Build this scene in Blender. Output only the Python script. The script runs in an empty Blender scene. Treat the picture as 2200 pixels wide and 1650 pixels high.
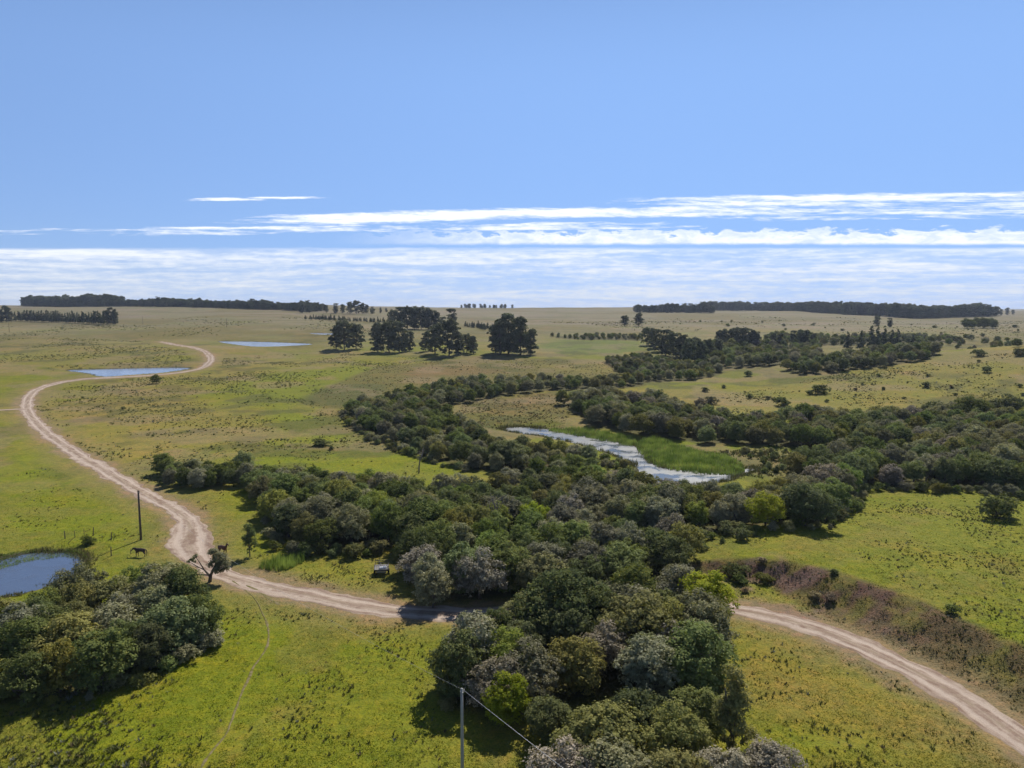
import bpy, math, random
import numpy as np
from mathutils import Vector, Matrix, Euler

random.seed(7)
RNG = np.random.default_rng(11)
R = math.radians
scene = bpy.context.scene
COL = scene.collection

# ------------------------------------------------------------------ camera
CAM_H = 40.0
LENS = 25.5
F = LENS / 36.0 * 2200.0
PITCH = math.atan((825 - 655) / F)
cam = bpy.data.cameras.new('camera')
cam.sensor_width = 36.0
cam.lens = LENS
cam.clip_start = 0.5
cam.clip_end = 40000
camo = bpy.data.objects.new('camera', cam)
COL.objects.link(camo)
camo.location = (0, 0, CAM_H)
camo.rotation_euler = (R(90) - PITCH, 0, 0)
scene.camera = camo

# ------------------------------------------------------------------ light
SUN_EL = R(47)
SUN_AZ = R(21)          # to the right of straight ahead
sdir = Vector((math.sin(SUN_AZ) * math.cos(SUN_EL), math.cos(SUN_AZ) * math.cos(SUN_EL), math.sin(SUN_EL)))
sl = bpy.data.lights.new('sun', 'SUN')
sl.energy = 5.0
sl.angle = R(0.53)
sl.color = (1.0, 0.95, 0.87)
so = bpy.data.objects.new('sun', sl)
COL.objects.link(so)
so.rotation_euler = (-sdir).to_track_quat('-Z', 'Y').to_euler()

scene.view_settings.view_transform = 'Standard'
scene.view_settings.look = 'None'
scene.view_settings.gamma = 1
scene.view_settings.use_curve_mapping = False
scene.view_settings.exposure = 0.15
try:
    scene.cycles.use_denoising = True
    scene.cycles.max_bounces = 6
    scene.cycles.transparent_max_bounces = 6
    scene.cycles.volume_bounces = 0
    scene.cycles.caustics_reflective = False
    scene.cycles.caustics_refractive = False
    scene.cycles.use_light_tree = False
except Exception:
    pass


class N:
    """tiny node helper"""
    def __init__(self, nt):
        self.nt = nt

    def n(self, t, **kw):
        nd = self.nt.nodes.new(t)
        for k, v in kw.items():
            setattr(nd, k, v)
        return nd

    def link(self, a, b):
        self.nt.links.new(a, b)

    def put(self, sock, v):
        if isinstance(v, bpy.types.NodeSocket):
            self.nt.links.new(v, sock)
        else:
            sock.default_value = v

    def math(self, op, a, b=0.0, c=None, clamp=False):
        nd = self.n('ShaderNodeMath', operation=op, use_clamp=clamp)
        self.put(nd.inputs[0], a)
        self.put(nd.inputs[1], b)
        if c is not None:
            self.put(nd.inputs[2], c)
        return nd.outputs[0]

    def rng(self, v, a, b, c=0.0, d=1.0, smooth=True):
        nd = self.n('ShaderNodeMapRange', interpolation_type='SMOOTHSTEP' if smooth else 'LINEAR')
        self.put(nd.inputs['Value'], v)
        self.put(nd.inputs['From Min'], a)
        self.put(nd.inputs['From Max'], b)
        self.put(nd.inputs['To Min'], c)
        self.put(nd.inputs['To Max'], d)
        return nd.outputs[0]

    def noise(self, vec, scale, detail=4.0, rough=0.55, dist=0.0, color=False):
        nd = self.n('ShaderNodeTexNoise')
        if vec is not None:
            self.link(vec, nd.inputs['Vector'])
        nd.inputs['Scale'].default_value = scale
        nd.inputs['Detail'].default_value = detail
        nd.inputs['Roughness'].default_value = rough
        nd.inputs['Distortion'].default_value = dist
        return nd.outputs['Color'] if color else nd.outputs['Fac']

    def mix(self, f, a, b, blend='MIX'):
        nd = self.n('ShaderNodeMix', data_type='RGBA', blend_type=blend)
        self.put(nd.inputs[0], f)
        for s, v in ((nd.inputs[6], a), (nd.inputs[7], b)):
            if isinstance(v, tuple) and len(v) == 3:
                v = (*v, 1)
            self.put(s, v)
        return nd.outputs[2]

    def xyz(self, x, y, z=0.0):
        nd = self.n('ShaderNodeCombineXYZ')
        self.put(nd.inputs[0], x)
        self.put(nd.inputs[1], y)
        self.put(nd.inputs[2], z)
        return nd.outputs[0]


SKY_STR = 0.062
world = bpy.data.worlds.new('World')
scene.world = world
world.use_nodes = True
wt = world.node_tree
wt.nodes.clear()
W = N(wt)
sky = W.n('ShaderNodeTexSky', sky_type='NISHITA')
sky.sun_disc = False
sky.sun_elevation = SUN_EL
sky.sun_rotation = SUN_AZ
sky.altitude = 100
sky.air_density = 0.85
sky.dust_density = 0.0
sky.ozone_density = 3.5
tc = W.n('ShaderNodeTexCoord')
sep = W.n('ShaderNodeSeparateXYZ')
W.link(tc.outputs['Generated'], sep.inputs[0])
az = W.math('ARCTAN2', sep.outputs[0], sep.outputs[1])
saz = W.math('SINE', az)
el_true = sep.outputs[2]
el = W.math('DIVIDE', el_true, W.math('MAXIMUM', W.math('COSINE', az), 0.55))
warp = W.noise(W.xyz(W.math('MULTIPLY', az, 3.0), W.math('MULTIPLY', el, 18.0), 1.3), 1.0, 3)
warp = W.math('MULTIPLY', W.math('SUBTRACT', warp, 0.5), 0.022)
elw = W.math('ADD', el, warp)
# thin bright streaks in a few long bands, climbing to the right
azd = W.math('ADD', az, 0.0)
fine = W.noise(W.xyz(W.math('MULTIPLY', az, 34.0), W.math('MULTIPLY', el, 230.0), 7.3), 1.0, 4, 0.65)
def band(c0, slope, width, seed, sx, sy, x0, x1, x2, x3, thr):
    cen = W.math('ADD', c0, W.math('MULTIPLY', saz, slope))
    cen = W.math('ADD', cen, W.math('MULTIPLY', W.math('SUBTRACT', W.noise(W.xyz(W.math('MULTIPLY', az, 2.3), 0.0, seed), 1.0, 2), .5), 0.014))
    d = W.math('DIVIDE', W.math('SUBTRACT', el, cen), width)
    body = W.math('MULTIPLY', W.rng(d, 1.0, 0.35), W.rng(d, -1.0, -0.1))
    st = W.noise(W.xyz(W.math('MULTIPLY', W.math('ADD', az, W.math('MULTIPLY', el, 1.2)), sx), W.math('MULTIPLY', elw, sy), seed + 3.3), 1.0, 6, 0.62, 0.25)
    ext = W.math('MULTIPLY', W.rng(saz, x0, x1), W.rng(saz, x3, x2))
    v = W.math('ADD', W.math('MULTIPLY', st, .66), W.math('MULTIPLY', fine, .34))
    v = W.math('ADD', v, W.math('MULTIPLY', W.math('MULTIPLY', body, ext), 0.20))
    return W.math('MULTIPLY', W.rng(v, thr, thr + 0.19), W.rng(W.math('MULTIPLY', body, ext), 0.0, 0.25))
ks = [band(0.1185, 0.020, 0.0135, 1.0, 3.2, 70, -.45, -.20, .60, 1.2, .60),
      band(0.104, 0.012, 0.009, 5.0, 4.0, 95, -1.4, -.9, .10, .35, .63),
      band(0.126, 0.030, 0.014, 9.0, 3.2, 80, .05, .35, 1.2, 1.6, .60),
      band(0.1415, 0.0, 0.0040, 13.0, 6.0, 160, -.42, -.36, -.29, -.20, .58),
      band(0.108, 0.018, 0.006, 17.0, 5.0, 120, .15, .35, 1.4, 1.6, .64)]
# heaped band under them
top_n = W.noise(W.xyz(W.math('MULTIPLY', az, 34.0), W.math('MULTIPLY', el, 90.0), 2.2), 1.0, 5, 0.62, 0.3)
c2 = W.math('ADD', W.math('ADD', 0.0945, W.math('MULTIPLY', saz, 0.002)), W.math('MULTIPLY', W.math('SUBTRACT', W.noise(W.xyz(W.math('MULTIPLY', az, 4.3), 0.0, 3.0), 1.0, 3), 0.5), 0.016))
d2c = W.math('SUBTRACT', el, c2)
hi2 = W.rng(W.math('ADD', W.math('DIVIDE', d2c, 0.010), W.math('MULTIPLY', W.math('SUBTRACT', top_n, 0.5), 4.6)), 0.55, 0.0)
lo2 = W.rng(W.math('ADD', el, W.math('MULTIPLY', W.math('SUBTRACT', top_n, .5), .004)), 0.0795, 0.0845)
k2 = W.math('MULTIPLY', W.math('MULTIPLY', hi2, lo2), W.math('MULTIPLY', W.rng(saz, -0.26, 0.06), W.rng(top_n, .30, .62, .55, 1.0)))
# low veil down to the horizon
s3 = W.noise(W.xyz(W.math('MULTIPLY', az, 5.0), W.math('MULTIPLY', elw, 85.0), 7.7), 1.0, 6, 0.62, 0.4)
s3b = W.noise(W.xyz(W.math('MULTIPLY', az, 46.0), W.math('MULTIPLY', el, 210.0), 5.7), 1.0, 5, 0.62)
top3 = W.math('ADD', el, W.math('MULTIPLY', W.math('SUBTRACT', s3b, 0.5), 0.007))
m3 = W.rng(top3, 0.0785, 0.0735)
k3v = W.math('ADD', W.math('MULTIPLY', s3, 0.62), W.math('MULTIPLY', s3b, 0.38))
k3 = W.math('MULTIPLY', m3, W.rng(k3v, 0.36, 0.68, 0.16, 0.95))
k = W.math('MAXIMUM', k2, k3)
for kk_ in ks:
    k = W.math('MAXIMUM', k, kk_)
k = W.math('MINIMUM', k, 1.0)
dim = W.rng(el, 0.0, 0.115, 0.76, 1.0)
cc = W.n('ShaderNodeCombineColor')
W.link(W.math('MULTIPLY', dim, 0.96 / SKY_STR), cc.inputs[0])
W.link(W.math('MULTIPLY', dim, 1.0 / SKY_STR), cc.inputs[1])
W.link(W.math('MULTIPLY', dim, 1.07 / SKY_STR), cc.inputs[2])
skyt = W.mix(1.0, sky.outputs[0], (0.98, 0.95, 1.08), 'MULTIPLY')
# paler, milkier air low down towards the sun's side of the sky
milk = W.rng(el_true, 0.26, 0.62, 0.76, 0.04)
side = W.rng(W.math('SUBTRACT', az, 0.25), -1.3, 0.0, 0.60, 1.0)
side2 = W.rng(W.math('SUBTRACT', az, 0.25), 1.8, 0.2, 0.70, 1.0)
milk = W.math('MULTIPLY', milk, W.math('MULTIPLY', side, side2))
skyt = W.mix(milk, skyt, (0.295 / SKY_STR, 0.52 / SKY_STR, 0.98 / SKY_STR))
wc = W.mix(k, skyt, cc.outputs[0])
bg0 = W.n('ShaderNodeBackground')
bg0.inputs['Strength'].default_value = SKY_STR
W.link(skyt, bg0.inputs['Color'])
bg = W.n('ShaderNodeBackground')
bg.inputs['Strength'].default_value = SKY_STR
W.link(wc, bg.inputs['Color'])
mxw = W.n('ShaderNodeMixShader')
W.link(W.math('MULTIPLY', W.math('LESS_THAN', el, 0.175), W.math('GREATER_THAN', el_true, -0.02)), mxw.inputs[0])
W.link(bg0.outputs[0], mxw.inputs[1])
W.link(bg.outputs[0], mxw.inputs[2])
wo = W.n('ShaderNodeOutputWorld')
W.link(mxw.outputs[0], wo.inputs['Surface'])


# ------------------------------------------------------------------ numpy noise and shapes
def _hash(ix, iy, s):
    h = (ix.astype(np.int64) * 374761393 + iy.astype(np.int64) * 668265263 + s * 1274126177) & 0xffffffff
    h = ((h ^ (h >> 13)) * 1274126177) & 0xffffffff
    return ((h ^ (h >> 16)) & 0xffff) / 65535.0


def vnoise(x, y, s=0):
    x = np.asarray(x, float); y = np.asarray(y, float)
    ix = np.floor(x); iy = np.floor(y)
    fx = x - ix; fy = y - iy
    fx = fx * fx * (3 - 2 * fx); fy = fy * fy * (3 - 2 * fy)
    a = _hash(ix, iy, s); b = _hash(ix + 1, iy, s); c = _hash(ix, iy + 1, s); d = _hash(ix + 1, iy + 1, s)
    return (a * (1 - fx) + b * fx) * (1 - fy) + (c * (1 - fx) + d * fx) * fy


def fbm(x, y, s=0, o=4):
    t = 0; a = 0.5; n = 0
    for i in range(o):
        t = t + a * vnoise(x * 2 ** i + 17.3 * i, y * 2 ** i - 9.1 * i, s + i)
        n += a; a *= 0.5
    return t / n


def sstep(a, b, x):
    t = np.clip((np.asarray(x, float) - a) / (b - a), 0, 1)
    return t * t * (3 - 2 * t)


def sdf(poly, x, y):
    """signed distance to a closed polygon, positive inside"""
    p = np.asarray(poly, float)
    x = np.asarray(x, float); y = np.asarray(y, float)
    d = np.full(x.shape, 1e18); ins = np.zeros(x.shape, bool)
    for i in range(len(p)):
        ax, ay = p[i]; bx, by = p[(i + 1) % len(p)]
        ex, ey = bx - ax, by - ay
        t = np.clip(((x - ax) * ex + (y - ay) * ey) / (ex * ex + ey * ey + 1e-12), 0, 1)
        d = np.minimum(d, (x - ax - t * ex) ** 2 + (y - ay - t * ey) ** 2)
        if ay != by:
            ins ^= ((ay > y) != (by > y)) & (x < (bx - ax) * (y - ay) / (by - ay) + ax)
    d = np.sqrt(d)
    return np.where(ins, d, -d)


def dline(pts, x, y):
    p = np.asarray(pts, float)
    d = np.full(np.shape(x), 1e18)
    for i in range(len(p) - 1):
        ax, ay = p[i][:2]; bx, by = p[i + 1][:2]
        ex, ey = bx - ax, by - ay
        t = np.clip(((x - ax) * ex + (y - ay) * ey) / (ex * ex + ey * ey + 1e-12), 0, 1)
        d = np.minimum(d, (x - ax - t * ex) ** 2 + (y - ay - t * ey) ** 2)
    return np.sqrt(d)


def smooth_poly(p, it=2, closed=True):
    p = np.asarray(p, float)
    for _ in range(it):
        q = []
        n = len(p)
        rngi = range(n) if closed else range(n - 1)
        if not closed:
            q.append(p[0])
        for i in rngi:
            a, b = p[i], p[(i + 1) % n]
            q += [a * .75 + b * .25, a * .25 + b * .75]
        if not closed:
            q.append(p[-1])
        p = np.array(q)
    return p


# ------------------------------------------------------------------ from the photograph to places on the ground
CP, SP = math.cos(PITCH), math.sin(PITCH)


def ray(px, py):
    u = (px - 1100) / F; v = -(py - 825) / F
    return np.array([u, CP + v * SP, -SP + v * CP])


def at_z(px, py, z):
    d = ray(px, py)
    t = (z - CAM_H) / d[2]
    return np.array([d[0] * t, d[1] * t])


def proj(x, y, z):
    zz = z - CAM_H
    depth = y * CP - zz * SP
    up = y * SP + zz * CP
    return 1100 + F * x / depth, 825 - F * up / depth, depth


PY = np.array([-400, 60, 200, 350, 480, 600, 850, 1250, 2000, 3500, 6000, 9000.])
ZL = np.array([0, 0, 0.5, 3.5, 8, 12, 21, 37.6, 38.3, 32, 15, 0.])
ZR = np.array([0, 0, 0.0, 3.0, 7.0, 10.5, 18, 26.5, 30.5, 22, 10, 0.])
_ly = np.linspace(0, math.log(9500), 1400)
_ys = np.exp(_ly) - 401
_k = np.exp(-np.linspace(-2, 2, 61) ** 2); _k /= _k.sum()
def _tab(z):
    v = np.interp(_ys, PY, z)
    return np.convolve(np.pad(v, 30, mode='edge'), _k, mode='valid')
TL, TR = _tab(ZL), _tab(ZR)


def h0(x, y):
    x = np.asarray(x, float); y = np.asarray(y, float)
    s = x / (np.maximum(y, 0) + 120)
    ws = sstep(-0.28, 0.02, s + 0.05 * (fbm(x / 300, y / 300, 3, 2) - .5))
    li = np.log(np.clip(y, -390, 9000) + 401)
    z = np.interp(li, _ly, TL) * (1 - ws) + np.interp(li, _ly, TR) * ws
    # spur on the right
    zc = np.interp(x, [60, 110, 160, 218, 290, 420], [0, 0, 4.0, 9.5, 17.0, 26])
    yc = 375 - 0.10 * (x - 200)
    sg = np.where(y < yc, 120.0, 70.0)
    z = z + zc * np.exp(-((y - yc) / sg) ** 2)
    z = z + (fbm(x / 45, y / 45, 21, 3) - .5) * 1.3 * sstep(150, 330, y)
    z = z + (fbm(x / 330, y / 330, 31, 3) - .5) * 13 * sstep(480, 1000, y) * (1 - sstep(3000, 5000, y))
    z = z - 9.0 * sstep(.33, .62, s) * sstep(650, 1250, y)
    z = z + (fbm(x / 120, y / 120, 37, 2) - .5) * 5.0 * sstep(330, 520, y) * (1 - sstep(900, 1300, y))
    z = z + (fbm(x / 9, y / 9, 5, 3) - .5) * 0.35 * sstep(20, 60, y)
    return z


# terrace with the eroded bank, right of the road
BT = [(1470, 1198, 1.5), (1560, 1196, 1.8), (1640, 1199, 2.2), (1700, 1206, 2.6), (1790, 1225, 2.9), (1890, 1258, 3.0), (2000, 1300, 3.0), (2110, 1345, 3.0), (2230, 1395, 3.0), (2420, 1470, 3.0)]
BANK_TOP = [at_z(px, py, z) for px, py, z in BT]
BANK_BOT = [at_z(px, py, 0.2) for px, py in ((1480, 1232), (1560, 1236), (1640, 1250), (1690, 1282), (1760, 1322), (1840, 1358), (1930, 1402), (2040, 1458), (2150, 1518), (2280, 1588), (2450, 1680))]
TERR = list(BANK_TOP) + [np.array([130., 90.]), np.array([150., 150.]), at_z(2300, 1080, 4), at_z(2000, 1085, 2), at_z(1800, 1105, 1), at_z(1640, 1145, 1), at_z(1530, 1165, 1)]
BANKREG = list(BANK_TOP) + list(BANK_BOT)[::-1]


ROAD_NEAR = [at_z(px, py, 0.0) for px, py in ((2420, 1760), (2330, 1690), (2210, 1597), (2110, 1526), (1990, 1452), (1880, 1400), (1760, 1350), (1640, 1317), (1520, 1299), (1400, 1300), (1250, 1314))]


def h1(x, y):
    x = np.asarray(x, float); y = np.asarray(y, float)
    z = h0(x, y)
    near = (x > 0) & (x < 260) & (y > 20) & (y < 260)
    if near.any():
        xn, yn = x[near], y[near]
        st = sdf(TERR, xn, yn)
        db = dline(BANK_BOT, xn, yn); dt = dline(BANK_TOP, xn, yn)
        inb = sdf(BANKREG, xn, yn) > 0
        top = np.interp(xn, [p[0] for p in BANK_TOP], [b[2] for b in BT])
        # full height along the bank edge, fading to nothing over a long back slope
        away = np.exp(-(dt / 42.0) ** 2)
        full = np.where(st > 0, top * np.maximum(away, sstep(0, 45, st)), 0)
        t = db / (db + dt + 1e-6)
        rough = (fbm(xn / 2.2, yn / 2.2, 77, 4) - .5)
        bank = top * sstep(0.0, 1.0, t + rough * 0.22) + rough * .55 * np.sin(np.clip(t, 0, 1) * math.pi)
        soft = top * np.exp(-(dt / 42.0) ** 2) * np.exp(-np.maximum(-st, 0) / 10.0)
        out = np.where(inb, bank, np.where(st > 0, full, np.where(db < dt, 0, soft)))
        lx, ly = BANK_TOP[0]
        out = out * sstep(-4, 16, xn - (lx - 4))
        out = out * sstep(2.6, 5.5, dline(ROAD_NEAR, xn, yn))
        zz = z.copy(); zz[near] = z[near] + out
        return zz
    return z


def at(px, py):
    d = ray(px, py)
    t = np.exp(np.linspace(math.log(25), math.log(9000), 2600))
    x, y, z = d[0] * t, d[1] * t, CAM_H + d[2] * t
    g = h1(x, y)
    b = np.nonzero(z < g)[0]
    i = b[0] if len(b) else len(t) - 1
    if i == 0:
        i = 1
    a0, a1 = z[i - 1] - g[i - 1], z[i] - g[i]
    f = a0 / (a0 - a1) if a0 != a1 else 0
    return np.array([x[i - 1] + f * (x[i] - x[i - 1]), y[i - 1] + f * (y[i] - y[i - 1])])


def atp(lst):
    return np.array([at(a, b) for a, b in lst])


# ------------------------------------------------------------------ water bodies
WATERS = []


def water_def(name, pxs, z=None, depth=0.5, margin=6.0):
    if z is None:
        cx, cy = at(sum(p[0] for p in pxs) / len(pxs), max(p[1] for p in pxs) - 2)
        z = float(h0(np.array([cx]), np.array([cy]))[0]) - 0.1
    poly = smooth_poly([at_z(a, b, z) for a, b in pxs], 2)
    WATERS.append(dict(name=name, poly=poly, z=z, depth=depth, margin=margin))


water_def('stream_water', [(1068, 921), (1112, 916), (1180, 922), (1262, 935), (1330, 950), (1384, 963), (1390, 985), (1412, 1000), (1452, 1008), (1510, 1014), (1570, 1016), (1622, 1003), (1634, 1008), (1582, 1026), (1560, 1036), (1500, 1044), (1440, 1038), (1398, 1046), (1360, 1040), (1374, 1012), (1350, 990), (1296, 970), (1226, 950), (1165, 938), (1100, 930)], z=-0.35)
water_def('near_pond_water', [(-120, 1218), (0, 1200), (60, 1188), (125, 1184), (172, 1189), (190, 1205), (165, 1235), (100, 1262), (10, 1285), (-120, 1300)], z=-0.3)
water_def('dam_pond_water', [(125, 795), (225, 793), (330, 790), (405, 789.5), (414, 793), (345, 802), (280, 806), (215, 811), (196, 803)], margin=9)
water_def('upper_pond_water', [(455, 733), (520, 733.5), (610, 736), (680, 739), (655, 742), (562, 746), (520, 742.5)], margin=9)
water_def('far_pond_water', [(655, 715.5), (700, 716), (726, 716.6), (722, 719.4), (690, 719.6)], margin=9)


def terrain_h(x, y):
    z = h1(x, y)
    for w in WATERS:
        p = w['poly']
        mn = p.min(0) - w['margin'] * 2; mx = p.max(0) + w['margin'] * 2
        m = (x > mn[0]) & (x < mx[0]) & (y > mn[1]) & (y < mx[1])
        if not m.any():
            continue
        s = sdf(p, x[m], y[m])
        bankz = w['z'] + 0.18 + 0.25 * sstep(0, 5, -s)
        zz = z[m]
        wgt = sstep(-w['margin'] * 1.6, -1.0, s)
        zz = zz * (1 - wgt) + bankz * wgt
        zz = np.where(s > 0, np.minimum(zz, w['z'] - 0.05 - w['depth'] * sstep(0, 3, s)), zz)
        z = z.copy(); z[m] = zz
    return z


def gz(x, y):
    return float(terrain_h(np.array([float(x)]), np.array([float(y)]))[0])


# ------------------------------------------------------------------ road lines
ROAD_PX = [(2330, 1690), (2210, 1597), (2110, 1526), (1990, 1452), (1880, 1400), (1760, 1350), (1640, 1317), (1520, 1299), (1400, 1300), (1250, 1314), (1100, 1322), (1000, 1320), (880, 1315), (780, 1302), (690, 1285), (600, 1264), (530, 1249), (480, 1234), (440, 1214), (412, 1188), (402, 1160), (412, 1132), (396, 1106), (350, 1080), (300, 1055), (230, 1012), (160, 972), (110, 938), (76, 907), (57, 880), (58, 856), (76, 838), (110, 824), (170, 815), (215, 814), (285, 809), (350, 804), (410, 797), (442, 786), (456, 772), (446, 758), (422, 748), (382, 741), (345, 734)]


def resample(p, step):
    p = np.asarray(p, float)
    seg = np.sqrt(((p[1:] - p[:-1]) ** 2).sum(1))
    s = np.concatenate([[0], np.cumsum(seg)])
    n = max(2, int(s[-1] / step))
    q = np.linspace(0, s[-1], n)
    return np.stack([np.interp(q, s, p[:, 0]), np.interp(q, s, p[:, 1])], 1), q


road_c = smooth_poly(atp(ROAD_PX), 3, closed=False)
track_c = smooth_poly(atp([(60, 878), (20, 880), (-60, 886), (-160, 896)]), 2, closed=False)
path_c = smooth_poly(atp([(500, 1246), (535, 1272), (552, 1292), (562, 1315), (577, 1345), (576, 1385), (560, 1412), (540, 1436), (528, 1470), (512, 1505), (497, 1545), (486, 1580), (462, 1605), (436, 1640), (420, 1680)]), 2, closed=False)
WIDE = at(412, 1160)

# ------------------------------------------------------------------ ground mesh
def rows():
    y = -60.0; out = []
    while y < 9000:
        out.append(y)
        y += max(0.55, 0.0062 * max(y, 0) if y < 330 else 0.0062 * y * (1 + (y - 330) / 900))
    return np.array(out)


RY = rows()
NX = 760
S = np.linspace(-0.80, 0.80, NX)
GX = (S[None, :] * (RY[:, None] + 150))
GY = np.repeat(RY[:, None], NX, 1)
gx, gy = GX.ravel(), GY.ravel()
gzv = terrain_h(gx, gy)
# keep the road bed level across and slightly sunk
dr = np.full(gx.shape, 1e9)
mroad = (gy < 700) & (gy > 30)
rc, _ = resample(road_c, 4.0)
dr[mroad] = dline(rc, gx[mroad], gy[mroad])
gzv = gzv - 0.10 * (1 - sstep(1.5, 4.0, dr))
dpath = np.full(gx.shape, 1e9)
mp = (gy < 130) & (gy > 40) & (gx < 0)
dpath[mp] = dline(path_c, gx[mp], gy[mp])
gzv = gzv + ((fbm(gx / 1.5, gy / 1.5, 95, 2) - .5) * .17 + (fbm(gx / 4.5, gy / 4.5, 96, 2) - .5) * .35) * sstep(3.2, 6.5, dr) * sstep(.8, 2.0, dpath) * (1 - sstep(260, 420, gy))


def mesh_from(name, verts, faces, mat=None, smooth=False):
    me = bpy.data.meshes.new(name)
    verts = np.asarray(verts, np.float32); faces = np.asarray(faces, np.int32)
    me.vertices.add(len(verts)); me.vertices.foreach_set('co', verts.ravel())
    k = faces.shape[1]
    me.loops.add(faces.size); me.loops.foreach_set('vertex_index', faces.ravel())
    me.polygons.add(len(faces))
    me.polygons.foreach_set('loop_start', np.arange(0, faces.size, k, dtype=np.int32))
    me.polygons.foreach_set('loop_total', np.full(len(faces), k, np.int32))
    if smooth:
        me.polygons.foreach_set('use_smooth', np.ones(len(faces), bool))
    me.update(calc_edges=True)
    if mat is not None:
        me.materials.append(mat)
    return me


def link(name, me, parent=None):
    o = bpy.data.objects.new(name, me)
    COL.objects.link(o)
    if parent is not None:
        o.parent = parent
    return o


def tag(o, label=None, cat=None, group=None, kind=None):
    if label: o['label'] = label
    if cat: o['category'] = cat
    if group: o['group'] = group
    if kind: o['kind'] = kind
    return o


def attr_f(me, name, vals, domain='FACE'):
    a = me.attributes.new(name, 'FLOAT', domain)
    a.data.foreach_set('value', np.asarray(vals, np.float32))


def attr_c(me, name, vals, domain='POINT'):
    a = me.attributes.new(name, 'FLOAT_COLOR', domain)
    v = np.ones((len(vals), 4), np.float32); v[:, :3] = vals
    a.data.foreach_set('color', v.ravel())


def mat_new(name):
    m = bpy.data.materials.new(name)
    m.use_nodes = True
    m.node_tree.nodes.clear()
    return m, N(m.node_tree)


def finish(m, g, shader):
    o = g.n('ShaderNodeOutputMaterial')
    g.link(shader, o.inputs['Surface'])
    return m


def principled(g, color, rough=0.9, spec=0.2, normal=None):
    p = g.n('ShaderNodeBsdfPrincipled')
    g.put(p.inputs['Base Color'], color if not (isinstance(color, tuple) and len(color) == 3) else (*color, 1))
    g.put(p.inputs['Roughness'], rough)
    g.put(p.inputs['Specular IOR Level'], spec)
    if normal is not None:
        g.link(normal, p.inputs['Normal'])
    return p


# ground colour of the place: turf, dry grass, scrub, bare earth
bright = np.array([0.125, 0.142, 0.016]); olive = np.array([0.165, 0.150, 0.045]); dry = np.array([0.142, 0.134, 0.088])
scrub = np.array([0.060, 0.070, 0.026]); brown = np.array([0.130, 0.098, 0.046]); dirt = np.array([0.30, 0.225, 0.165]); bankc = np.array([0.092, 0.054, 0.042])
marsh = np.array([0.10, 0.125, 0.020])
n1 = fbm(gx / 38, gy / 38, 41, 5); n2 = fbm(gx / 9, gy / 9, 51, 4); n3 = fbm(gx / 140, gy / 140, 61, 4); n4 = fbm(gx / 3, gy / 3, 57, 3)
def lerp(c, b, m):
    return c * (1 - m[:, None]) + b * m[:, None]
c = np.tile(bright, (len(gx), 1))
c = lerp(c, olive, np.clip(sstep(0.40, 0.66, n1 * .7 + n2 * .3) * 0.75 + sstep(170, 330, gy) * 0.55 * sstep(.3, .6, n1), 0, 1))
c = lerp(c, dry, sstep(330, 900, gy + (n3 - .5) * 500) * (0.55 + 0.45 * n1))
c = lerp(c, olive * 0.72, sstep(0.50, 0.62, n3) * sstep(300, 600, gy) * 0.8)
n5 = fbm(gx / 70 + 9, gy / 22 + 4, 71, 4)
c = lerp(c, np.array([0.105, 0.105, 0.050]), sstep(0.52, 0.64, n5) * sstep(380, 650, gy) * 0.65)
c = lerp(c, np.array([0.165, 0.148, 0.112]), sstep(0.56, 0.70, fbm(gx / 120 + 3, gy / 45, 83, 4)) * sstep(450, 800, gy) * 0.7)


def zone(pxs, col, soft=5.0, amt=1.0, nz=1.0):
    global c
    p = smooth_poly(atp(pxs), 1)
    mn = p.min(0) - soft * 3; mx = p.max(0) + soft * 3
    m = (gx > mn[0]) & (gx < mx[0]) & (gy > mn[1]) & (gy < mx[1])
    if not m.any():
        return
    s = sdf(p, gx[m], gy[m]) + (n2[m] - .5) * soft * 2.4 * nz
    k = sstep(-soft, soft, s) * amt
    c[m] = c[m] * (1 - k[:, None]) + np.asarray(col) * k[:, None]


# dry and green areas of the left plain
zone([(110, 880), (240, 850), (520, 870), (620, 930), (560, 985), (420, 960), (240, 990), (140, 930)], (0.175, 0.148, 0.056), 12, .85)
zone([(200, 960), (330, 920), (460, 950), (420, 985), (260, 985)], (0.19, 0.152, 0.078), 9, .6)
zone([(440, 835), (640, 796), (850, 786), (700, 850), (620, 862), (700, 900), (900, 985), (1010, 1010), (800, 985), (640, 930), (560, 860)], (0.125, 0.148, 0.016), 8, .9)
zone([(0, 980), (100, 1000), (250, 1080), (330, 1120), (300, 1170), (0, 1170)], (0.128, 0.145, 0.018), 8, .8)
zone([(0, 725), (300, 730), (420, 770), (400, 790), (0, 800)], (0.155, 0.142, 0.048), 14, .7)
zone([(380, 755), (415, 760), (415, 785), (390, 790)], (0.13, 0.145, 0.02), 8, .8)
# rough fenced paddock with a straight edge, brown rushes
zone([(618, 862), (850, 772), (1330, 772), (1380, 800), (1200, 845), (900, 850), (740, 885)], (0.105, 0.098, 0.036), 2.5, .9, .5)
zone([(880, 790), (1000, 785), (1100, 800), (960, 808), (860, 812)], (0.135, 0.10, 0.05), 6, .8)
zone([(620, 862), (740, 820), (860, 830), (760, 880)], scrub * 1.15, 4, .75)
zone([(1130, 775), (1350, 772), (1380, 795), (1250, 805)], (0.15, 0.135, 0.04), 6, .7)
zone([(960, 910), (1000, 860), (1190, 838), (1240, 870), (1210, 915), (1060, 918)], (0.108, 0.102, 0.036), 5, .95)
zone([(1040, 880), (1100, 850), (1200, 845), (1190, 880), (1080, 895)], (0.150, 0.112, 0.048), 6, .75)
zone([(1040, 925), (1060, 905), (1200, 905), (1280, 925), (1360, 950), (1370, 960), (1200, 925)], (0.10, 0.115, 0.018), 2.5, .8)
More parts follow.
